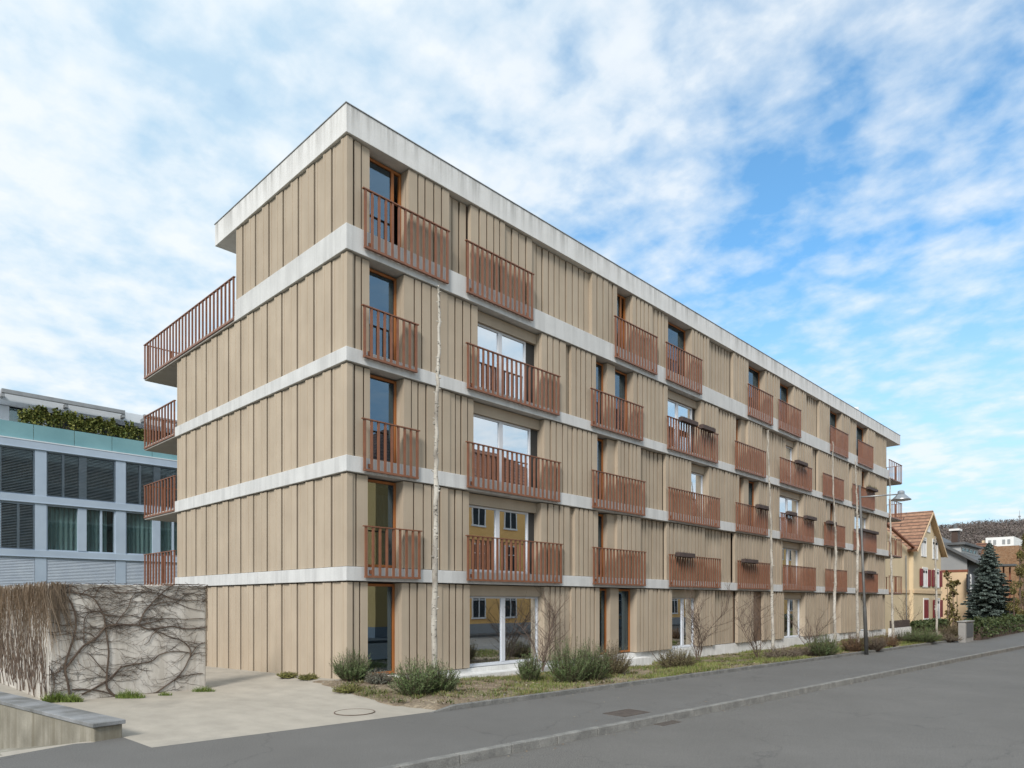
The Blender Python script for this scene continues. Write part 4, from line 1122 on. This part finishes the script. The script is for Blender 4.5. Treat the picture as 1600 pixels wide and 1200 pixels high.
# grey house with flat dormer
GH = thing('grey_house', 'grey and cream house with a flat-roofed dormer, chimney and vertical lettered sign', 'house')
XG = xr+5.0
gc = onX(1511, 900, XG); yS = gc[1]
def gz(px, py): return onX(px, py, XG)[2]
e1 = onX(1512, 872, XG); e0 = onX(1478, 855, XG)
slope = (e0[2]-e1[2])/(e0[1]-e1[1])
zEv = e1[2]; zband = gz(1495, 892); yB = yS+12; yM = (yS+yB)/2; zR = zEv+slope*(yM-yS)
MB().prism([(XG,yS),(XG+12,yS),(XG+12,yB),(XG,yB)], -1.2, zband-.12).build('lower_wall', M['cream'], GH)
m = MB(); gvv = [(yS,zband+.12),(yS,zEv),(yM,zR),(yB,zEv),(yB,zband+.12)]
m.v += [(XG,y,z) for y,z in gvv]+[(XG+12,y,z) for y,z in gvv]
m.f += [(0,1,2,3,4),(9,8,7,6,5)]+[(i,5+i,5+(i+1)%5,(i+1)%5) for i in range(5)]
m.build('upper_wall', M['greyr'], GH)
MB().box(XG-.05, XG+12.05, yS-.05, yB+.05, zband-.12, zband+.12).build('timber_band', M['brownb'], GH)
MB().box(XG+.3, XG+12, yS-.12, yS-.051, -1.2, zEv-.1).build('front_cladding', M['darkgrey'], GH)
m = MB()
for s_, yy in ((-1, yS), (1, yB)):
    e = (yy+s_*.9, zEv-slope*.9); n = len(m.v)
    for X_ in (XG-.6, XG+12.6): m.v += [(X_, e[0], e[1]), (X_, yM, zR), (X_, yM, zR+.3), (X_, e[0], e[1]+.3)]
    m.f += [(n,n+1,n+2,n+3),(n+7,n+6,n+5,n+4)]+[(n+i,n+4+i,n+4+(i+1)%4,n+(i+1)%4) for i in range(4)]
ro = m.build('roof', M['darkgrey'], GH)
dz1 = gz(1507, 847); dz0 = zEv+.3
dyf = yS+.6
XGd = XG+.15
MB().box(XGd, XG+9, dyf, yM+1, dz0, dz1-.25).build('dormer', mk('pale_grey_cladding', (.46,.46,.45), (.40,.405,.40), .6, .8), GH)
MB().box(XGd-.4, XG+9.4, dyf-.5, yM+1.5, dz1-.25, dz1).build('dormer_roof', M['darkgrey'], GH)
for i in range(4):
    a = XGd+.5+i*1.9; o = MB()
    for q in ((a,a+.08),(a+1.42,a+1.5)): o.box(q[0],q[1],dyf-.06,dyf-.002,dz0+.6,dz1-.5)
    o.box(a+.08,a+1.42,dyf-.06,dyf-.002,dz1-.58,dz1-.5)
    o = o.build('window', M['white'], GH); MB().box(a+.08, a+1.42, dyf-.03, dyf-.004, dz0+.6, dz1-.58).build('pane', M['oglass'], o)
ch0 = onX(1486.5, 843, XG+2); ch1 = onX(1496.5, 829, XG+2)
cy = (ch0[1]+ch1[1])/2; cw = abs(ch0[1]-ch1[1])/2
MB().box(XG+2-.0, XG+2+1.0, cy-cw, cy+cw, dz1-.3, ch1[2]).build('chimney', mk('dark_brown_metal', (.075,.05,.04), None, 2, .6), GH)
MB().box(XG+2-.2, XG+2+1.2, cy-cw-.2, cy+cw+.2, ch1[2]+.001, ch1[2]+.22).build('chimney_cap', M['white'], GH)
MB().lathe((XG+2.4, cy, ch1[2]+.2), [(.2,0),(.2,.5),(.12,.6)], 10).build('chimney_pot', M['darkgrey'], GH)
# vertical sign
sg = thing('letter_sign', 'narrow dark vertical sign with white letters on the corner of the grey house', 'sign')
sp0 = onY(1513, 897, yS-.3); sp1 = onY(1521.5, 925.5, yS-.3)
swid = sp1[0]-sp0[0]; shgt = sp0[2]-sp1[2]
MB().box(sp0[0], sp1[0], yS-.26, yS-.121, sp1[2], sp0[2]).build('board', mk('sign_black', (.02,.022,.03), None, 2, .4), sg)
for i, chx in enumerate('REFG'):
    cu = bpy.data.curves.new('letter', 'FONT'); cu.body = chx; cu.size = shgt/4*1.28; cu.align_x = 'CENTER'; cu.extrude = .02; cu.offset = .045
    tmp = bpy.data.objects.new('letter_tmp', cu); COL.objects.link(tmp)
    dg = bpy.context.evaluated_depsgraph_get(); me = bpy.data.meshes.new_from_object(tmp.evaluated_get(dg)); bpy.data.objects.remove(tmp)
    o = bpy.data.objects.new('letter', me); COL.objects.link(o); me.materials.clear(); me.materials.append(M['white'])
    o.rotation_euler = (R(90), 0, 0); o.scale = (1.75, 1, 1); o.location = ((sp0[0]+sp1[0])/2, yS-.29, sp0[2]-shgt*(i+.90)/4.0); o.parent = sg

# leafy climber on the corner between the two houses
def leafy_plant(name, label, cat, pts_px, Yp, n, size, mat, seed, rx=.5, group=None, ry=None):
    t = thing(name, label, cat, group); r2 = random.Random(seed); bx = []; st = MB()
    for (px_, py_, rpx) in pts_px:
        p = onY(px_, py_, Yp); r_ = rpx*pxm(p); bx.append((p, r_, ry or r_*.8, r_))
        st.tube([(p[0],Yp,-1.0),(p[0]+r2.uniform(-.2,.2),Yp,p[2]*.5),p], [.05,.035,.012], 4)
    lf = MB(); leaf_cloud(lf, bx, n, size, r2, .3)
    st.build('stems', M['twig'], t); o = lf.build('leaves', M[mat], t); o['kind'] = 'stuff'
    return t
YC = .6
leafy_plant('tall_shrub', 'tall sparse shrub with dull leaves between the yellow house and the grey house', 'shrub',
            [(1481,900,6),(1484,915,7),(1489,912,5),(1495,911,4),(1483,935,7),(1490,925,5),(1488,948,8),(1483,960,8),(1492,962,8),(1496,972,8),(1480,974,7)], YC, 520, .26, 'leafy', 51)
# hedges in front
def hedge(label, pxa, pxb, ptop, pbot, Yp, mat, seed, n, size=.16, th=.8, name='hedge'):
    t = thing(name, label, 'hedge'); r2 = random.Random(seed); bx = []
    a = onY(pxa, ptop, Yp); b = onY(pxb, ptop, Yp); z0 = onY(pxa, pbot, Yp)[2]; k = max(3, int((b[0]-a[0])/.7))
    core = MB(); core.box(a[0]+.2, b[0]-.2, Yp-th*.25, Yp+th*.25, z0-1, a[2]-.35); 
    for i in range(k+1):
        x = a[0]+(b[0]-a[0])*i/k; h = (a[2]-z0)
        for f in (.25,.6,.85): bx.append(((x, Yp+r2.uniform(-.2,.2)*th, z0+h*f), .6, th*.55, h*.24*r2.uniform(.8,1.15)))
    lf = MB(); leaf_cloud(lf, bx, n, size, r2, .5)
    core.build('stems', M['twig'], t); o = lf.build('leaves', M[mat], t); o['kind'] = 'stuff'
hedge('dark green clipped hedge at the foot of the yellow house', 1426, 1473, 972, 988, -.6, 'green', 61, 3500)
hedge('long dark green hedge along the pavement right of the grey cabinet', 1523, 1680, 970, 999, onZ(1560,997,-.2)[1]+.5, 'green', 62, 14000, .13)
yl = onZ(1396, 994, -.2)[1]
lw2 = thing('low_white_wall', 'low pale concrete wall beyond the far building corner with a dark brown slatted top', 'wall')
a = onY(1393, 982, yl+1); b = onY(1424, 982, yl+1)
MB().box(a[0], b[0], yl+1, yl+1.2, -.9, a[2]).build('wall_body', M['plinth'], lw2)
sl_ = MB(); z = a[2]+.02; zt_ = onY(1393, 972, yl+1)[2]
while z < zt_: sl_.box(a[0], b[0]-.2, yl+1.05, yl+1.12, z, z+.09); z += .1
sl_.build('slatted_top', M['planter'], lw2)

# grey cabinet
cb_ = thing('utility_cabinet', 'grey concrete cabinet with a darker front panel at the end of the planting bed', 'cabinet')
c1 = onZ(1508.5, 1004, ZW); sC = pxm(c1); hC = 32*sC
d_l = onZ(1497, 1002.5, ZW); d_r = onZ(1521, 1001.5, ZW)
uL = Vector((0, 1)); uR = Vector((1, 0))
yLn = onX(1497, 990, c1[0])[1]; xRn = onY(1521, 990, c1[1])[0]
M['cab'] = mk('grey_concrete', (.33,.32,.305), (.28,.27,.26), 2, .8)
MB().box(c1[0], xRn, c1[1], yLn, -.5, ZW+hC).build('body', M['cab'], cb_, bevel=.02)
w2 = xRn-c1[0]
MB().box(c1[0]+w2*.12, xRn-w2*.1, c1[1]-.02, c1[1]-.002, ZW+.25, ZW+hC-.08).build('front_panel', M['darkgrey'], cb_)
MB().box(c1[0]-.05, xRn+.05, c1[1]-.05, yLn+.05, ZW+hC+.001, ZW+hC+.05).build('lid', M['cab'], cb_)

# spruce
SPR = thing('spruce_tree', 'blue-green spruce tree standing before the dark front of the grey house', 'tree')
YS = yS-3.0
sb = Vector(onY(1546, 975, YS)); stp = Vector(onY(1541, 846, YS)); Hs = stp.z-sb.z; sS = pxm(sb)
stp.x = sb.x; tk = MB(); tk.tube([(sb.x,YS,-1.2),(sb.x,YS,sb.z+Hs*.5),(sb.x,YS,stp.z)], [.22,.13,.02], 8); tk.build('trunk', M['twig'], SPR)
r5 = random.Random(99); nd = MB(); brm = MB()
nb_ = 230
for i in range(nb_):
    u = (i+r5.random())/nb_; z = sb.z+Hs*(.04+.95*u); Rm = (1-u)**.8*42*sS*r5.uniform(.66,1.12)+.12; a = i*2.399+r5.uniform(-.3,.3)
    d = Vector((math.cos(a), math.sin(a), 0)); droop = .28*(1-u)
    prev = Vector((sb.x,YS,z)); seg = 6; pts = [prev]
    for k in range(1, seg+1):
        v = k/seg; p = Vector((sb.x,YS,z))+d*Rm*v+Vector((0,0,-droop*Rm*v*(1.3-v*.8)*.9)); pts.append(p)
    brm.tube(pts, [.03*(1-.8*k/seg) for k in range(seg+1)], 3, False)
    side = d.cross(Vector((0,0,1)))
    ns = int(60+Rm*150)
    for _ in range(ns):
        v = r5.random()**.75; k = min(seg-1, int(v*seg)); p = pts[k].lerp(pts[k+1], v*seg-k)
        wd = .26*(1-v*.45)*min(1.2, Rm*.55+.25)
        sgn = r5.choice([-1,1]); e = p+side*sgn*wd*r5.uniform(.3,1)+d*wd*r5.uniform(.1,.6)+Vector((0,0,wd*r5.uniform(-.45,.55)))
        n_ = (e-p).cross(Vector((0,0,1))).normalized()*.04+Vector((0,0,r5.uniform(-.09,.09)))
        nd.quad(tuple(p-n_), tuple(p+n_), tuple(e+n_*.5), tuple(e-n_*.5))
brm.build('branches', M['twig'], SPR); o = nd.build('needles', M['spruce'], SPR); o['kind'] = 'stuff'

# brick house, white building far off, olive bush, fence
XB = XG+24
BH = thing('brick_house', 'brick house with dark red tiled roof, mostly hidden behind the spruce', 'house')
M['brick'] = mk('ochre_brick', (.22,.12,.065), (.28,.175,.105), 3.5, .9, fine=.3, bscale=9)
yb1 = onX(1592, 880, XB)[1]; yb0 = onX(1535, 880, XB)[1]
zb1 = onX(1570, 853, XB)[2]
MB().box(XB, XB+10, min(yb1,yb0), max(yb1,yb0), -1.2, zb1).build('wall', M['brick'], BH)
ya, yb3 = min(yb1,yb0), max(yb1,yb0)
m = MB(); m.prism([(XB-.6,ya+3.5),(XB+10.6,ya+3.5),(XB+10.6,yb3+.6),(XB-.6,yb3+.6)], zb1+.001, zb1+.5); m.prism([(XB-1.8,ya+4),(XB-.05,ya+4),(XB-.05,yb3),(XB-1.8,yb3)], zb1-1.9, [zb1-1.6,zb1-.2,zb1-.2,zb1-1.6]); m.build('roof', M['tilesx'], BH)
for i in range(3):
    y = ya+4.2+i*2.0
    o = MB().box(XB-.08, XB-.002, y, y+1.0, zb1-4.2, zb1-2.6).build('window', M['odark'], BH)
PG = thing('timber_porch', 'red-brown timber porch with slender posts beside the spruce', 'porch')
XP = XG+10
m = MB()
for px_ in (1568, 1578):
    p = onX(px_, 900, XP); m.box(XP-.08, XP+.08, p[1]-.08, p[1]+.08, -1.2, onX(px_, 886, XP)[2])
m.build('post', M['brownb'], PG)
pa = onX(1560, 884, XP); pb = onX(1588, 886, XP)
MB().prism([(XP-1.2,pb[1]),(XP+1.5,pb[1]),(XP+1.5,pa[1]),(XP-1.2,pa[1])], pa[2]-.1, pa[2]+.12).build('roof', M['darkgrey'], PG)
WBD = thing('white_building', 'white flat-roofed building on the slope below the wooded hill', 'building')
XW = 210
wa = onX(1540, 851, XW); wb = onX(1584, 838, XW)
wl0 = onX(1533, 851, XW)
MB().box(XW, XW+14, wb[1], wa[1], -3, wb[2]).build('wall', M['white'], WBD)
MB().box(XW+1, XW+13, wa[1]+.01, wl0[1], -3, wb[2]-.6).build('side_wing', M['cream'], WBD)
m = MB()
for f in (.12,.3,.62,.8): m.box(XW-.1, XW-.003, wb[1]+(wa[1]-wb[1])*f, wb[1]+(wa[1]-wb[1])*(f+.1), wb[2]-1.9, wb[2]-.7)
m.build('window', M['greyr'], WBD)
r8 = random.Random(8); ob = []
for _ in range(85):
    y_ = r8.uniform(838, 985); lo = 1591-(y_-838)*.13+r8.uniform(-3,3); ob.append((r8.uniform(lo, 1632), y_, r8.uniform(4, 9)))
leafy_plant('olive_bush', 'tall olive-yellow bush at the right edge behind the hedge', 'shrub', ob, -4.6, 17000, .11, 'yellowbush', 71)
leafy_plant('dark_shrub', 'dark overgrown shrub under the spruce, above the hedge', 'shrub',
            [(1530,972,9),(1545,974,10),(1560,974,10),(1572,968,10),(1516,975,7)], -5.0, 3200, .14, 'green', 72)

# hill with bare winter wood
HX = 900.0
def hillpt(px, py, dist):
    d = ray(px, py); n = math.hypot(d[0], d[1]); return (CAM[0]+d[0]*dist/n*n, CAM[1]+d[1]*dist, CAMH+d[2]*dist)
sky_pts = [(1150,905),(1250,875),(1330,850),(1400,830),(1465,820),(1500,815),(1540,811),(1575,810),(1600,809),(1680,805),(1800,806),(1950,815),(2200,850)]
def crest(px):
    for (xa, ya), (xb, yb_) in zip(sky_pts, sky_pts[1:]):
        if xa <= px <= xb: return ya+(yb_-ya)*(px-xa)/(xb-xa)
    return 900
hm = MB(); NXh, NDh = 90, 14
dists = [330+ (900-330)*(j/NDh) for j in range(NDh+1)]
def hz(px, dist):
    zt = CAMH+(HY-(crest(px)+8))/FOC*900
    t = (dist-330)/(900-330); t = max(0, min(1.0, t)); return -2+(zt+2)*(t**1.15)
for i in range(NXh+1):
    px_ = 1150+1050*i/NXh
    for dist in dists:
        d = ray(px_, HY); hm.v.append((CAM[0]+d[0]*dist, CAM[1]+d[1]*dist, hz(px_, dist)))
    d = ray(px_, HY); hm.v.append((CAM[0]+d[0]*1400, CAM[1]+d[1]*1400, -2))
nr = NDh+2
for i in range(NXh):
    for j in range(nr-1):
        n = i*nr+j; hm.f.append((n, n+nr, n+nr+1, n+1))
tag(hm.build('hill', mk('hill_ground', (.12,.095,.075), (.15,.125,.085), .01, .95), smooth=True), 'long low hill closing the view on the right', 'hill', kind='structure')
wd = MB(); r6 = random.Random(3)
for _ in range(5200):
    px_ = r6.uniform(1380, 1760); dist = 360+540*r6.random()**.6; d = ray(px_, HY)
    x, y = CAM[0]+d[0]*dist, CAM[1]+d[1]*dist; z = hz(px_, dist); h = r6.uniform(4, 7.5); rr = r6.uniform(2.2, 4.0)
    for _k in range(18):
        u = r6.uniform(.05,1.0); q = Vector((x+r6.gauss(0,rr*.5)*(1.15-u*.6), y+r6.gauss(0,rr*.5), z+h*u)); v = [Vector((r6.gauss(0,.7), r6.gauss(0,.7), r6.gauss(0,.6))) for _ in range(3)]
        wd.tri(*[tuple(q+e) for e in v])
tag(wd.build('hill_wood', M['wood']), 'purple-brown leafless wood covering the hillside', 'wood', kind='stuff')
ms = hillpt(1593, 812, 890)
MB_ = MB(); MB_.tube([(ms[0],ms[1],ms[2]-10),(ms[0],ms[1],ms[2]+12)], [.5,.2], 4); MB_.box(ms[0]-1.2,ms[0]+1.2,ms[1]-1.2,ms[1]+1.2,ms[2]+3,ms[2]+5)
tag(MB_.build('radio_mast', M['flash']), 'thin mast on the crest of the wooded hill', 'mast')

# ------------------------------------------------------------------ ochre houses across the road (seen in the window reflections)
M['ochre'] = mk('ochre_render', (.80,.47,.17), (.84,.51,.20), .4, .9)
def ochre_house(label, xa, xb, ya, yb_, ze, seed):
    t = thing('ochre_house', label, 'house')
    MB().box(xa, xb, yb_, ya, .45, ze).build('wall', M['ochre'], t)
    MB().box(xa-.06, xb+.06, yb_-.06, ya+.06, -1.0, .449).build('plinth', M['greyr'], t)
    m = MB(); e = .7; zr = ze+3.6; ym = (ya+yb_)/2; n = 0
    m.v += [(xa-e,ya+e,ze),(xb+e,ya+e,ze),(xb+e,yb_-e,ze),(xa-e,yb_-e,ze),(xa+4,ym,zr),(xb-4,ym,zr)]
    m.f += [(0,4,5,1),(1,5,2),(2,5,4,3),(3,4,0),(0,1,2,3)]
    m.build('roof', M['tilesx'], t)
    x = xa+1.6
    while x < xb-1.8:
        for z0 in (.9, 4.1, 7.2):
            z1 = z0+1.75
            f = MB()
            for (u0,u1,v0,v1) in ((x-.08,x,z0,z1),(x+1.1,x+1.18,z0,z1),(x-.08,x+1.18,z1,z1+.1),(x-.14,x+1.24,z0-.12,z0),(x+.52,x+.58,z0,z1),(x,x+.52,z0+1.15,z0+1.21),(x+.58,x+1.1,z0+1.15,z0+1.21)):
                f.box(u0,u1,ya+.001,ya+.07,v0,v1)
            o = f.build('window', M['white'], t); MB().box(x, x+1.1, ya+.002, ya+.03, z0, z1).build('pane', M['odark'], o)
        x += 3.1
ochre_house('ochre house across the road, mirrored in the large window nearest the corner', 14.0, 33.0, -18.3, -28, 10.2, 1)
ochre_house('longer ochre house across the road, mirrored in the mid-facade ground floor windows', 37.0, 78.0, -18.8, -29, 9.6, 2)

# ------------------------------------------------------------------ sky, sun, camera
W = bpy.data.worlds.new('World'); SC.world = W; W.use_nodes = True; nt = W.node_tree
bg = nt.nodes['Background']
SUN_EL, SUN_AZ = 38.0, (-.90, -.44)          # sun stands to the left, behind the camera
sky = N(nt, 'ShaderNodeTexSky', sky_type='NISHITA'); sky.sun_disc = False; sky.sun_elevation = R(SUN_EL)
sky.sun_rotation = math.atan2(SUN_AZ[0], SUN_AZ[1]); sky.air_density = 1.0; sky.dust_density = .6; sky.ozone_density = 2.0
tc = N(nt, 'ShaderNodeTexCoord'); sep = N(nt, 'ShaderNodeSeparateXYZ'); nt.links.new(tc.outputs['Generated'], sep.inputs[0])
def MT(op, a, b=None, c=None):
    n = N(nt, 'ShaderNodeMath', operation=op)
    for i, v in enumerate((a, b, c)):
        if v is None: continue
        if isinstance(v, (int, float)): n.inputs[i].default_value = v
        else: nt.links.new(v, n.inputs[i])
    return n.outputs[0]
zz = MT('ADD', MT('MAXIMUM', sep.outputs[2], 0.0), .16)
cbn = N(nt, 'ShaderNodeCombineXYZ'); nt.links.new(MT('DIVIDE', sep.outputs[0], zz), cbn.inputs[0]); nt.links.new(MT('DIVIDE', sep.outputs[1], zz), cbn.inputs[1])
def sn(scale, detail, rough, rot=0, st=(1,1,1), off=(0,0,0), dist=0):
    mp = N(nt, 'ShaderNodeMapping'); mp.inputs['Rotation'].default_value = (0,0,R(rot)); mp.inputs['Scale'].default_value = st; mp.inputs['Location'].default_value = off
    nt.links.new(cbn.outputs[0], mp.inputs['Vector'])
    t = N(nt, 'ShaderNodeTexNoise'); t.inputs['Scale'].default_value = scale; t.inputs['Detail'].default_value = detail; t.inputs['Roughness'].default_value = rough; t.inputs['Distortion'].default_value = dist
    nt.links.new(mp.outputs[0], t.inputs['Vector']); return t.outputs['Fac']
big = sn(1.3, 3, .5, 20, (1,1,1), (3.1,1.7,0))
med = sn(3.6, 5, .5, 10, (1,.95,1), (1.3,5.2,0), .1)
fin = sn(11.0, 6, .54, 0, (1,.9,1), (.4,2.2,0), .1)
# blue opening of the cloud sheet around a direction at the right
bv = Vector((FW[0]+.62*RT[0], FW[1]+.62*RT[1], .42)).normalized()
dt = N(nt, 'ShaderNodeVectorMath', operation='DOT_PRODUCT'); nt.links.new(tc.outputs['Generated'], dt.inputs[0]); dt.inputs[1].default_value = bv
mr = N(nt, 'ShaderNodeMapRange'); mr.inputs[1].default_value = .66; mr.inputs[2].default_value = 1.0; mr.inputs[3].default_value = .29; mr.inputs[4].default_value = -.025
nt.links.new(dt.outputs['Value'], mr.inputs[0])
cov = MT('ADD', MT('ADD', MT('MULTIPLY', big, .38), MT('MULTIPLY', med, .48)), MT('ADD', MT('MULTIPLY', fin, .46), mr.outputs[0]))
mask = ramp(nt, cov, [(.54, .10), (.65, .50), (.78, .86), (.95, 1)])
cshade = ramp(nt, MT('ADD', MT('MULTIPLY', fin, .45), MT('ADD', MT('MULTIPLY', med, .4), MT('MULTIPLY', big, .3))), [(.46, (4.5,6.0,7.2)), (.66, (6.8,7.3,7.7))])
blue = mix(nt, 1.0, sky.outputs[0], (.86,1.62,1.86), 'MULTIPLY')
hzn = N(nt, 'ShaderNodeMapRange'); hzn.inputs[1].default_value = .02; hzn.inputs[2].default_value = .42; hzn.inputs[3].default_value = 1.0; hzn.inputs[4].default_value = 0
nt.links.new(sep.outputs[2], hzn.inputs[0])
blue = mix(nt, hzn.outputs[0], blue, (4.9,6.2,7.0))
col = mix(nt, mask, blue, cshade)
nt.links.new(col, bg.inputs['Color']); bg.inputs['Strength'].default_value = .1
sl_d = bpy.data.lights.new('sun', 'SUN'); sl_d.energy = 2.7; sl_d.angle = R(16); sl_d.color = (1,.95,.88)
so = bpy.data.objects.new('sun', sl_d); COL.objects.link(so)
ce = math.cos(R(SUN_EL)); to = Vector((SUN_AZ[0]*ce, SUN_AZ[1]*ce, math.sin(R(SUN_EL))))
so.rotation_euler = to.to_track_quat('Z', 'Y').to_euler(); so.location = to*60

cd = bpy.data.cameras.new('camera'); co = bpy.data.objects.new('camera', cd); COL.objects.link(co)
co.location = (CAM[0], CAM[1], CAMH); co.rotation_euler = (R(90), 0, TH-R(90))
cd.sensor_width = 36; cd.lens = 36*FOC/1600; cd.shift_y = (HY-600)/1600; cd.clip_start = .1; cd.clip_end = 6000
SC.camera = co
SC.view_settings.view_transform = 'Standard'; SC.view_settings.look = 'None'; SC.view_settings.exposure = .42; SC.view_settings.gamma = 1
SC.cycles.max_bounces = 8; SC.cycles.transparent_max_bounces = 12
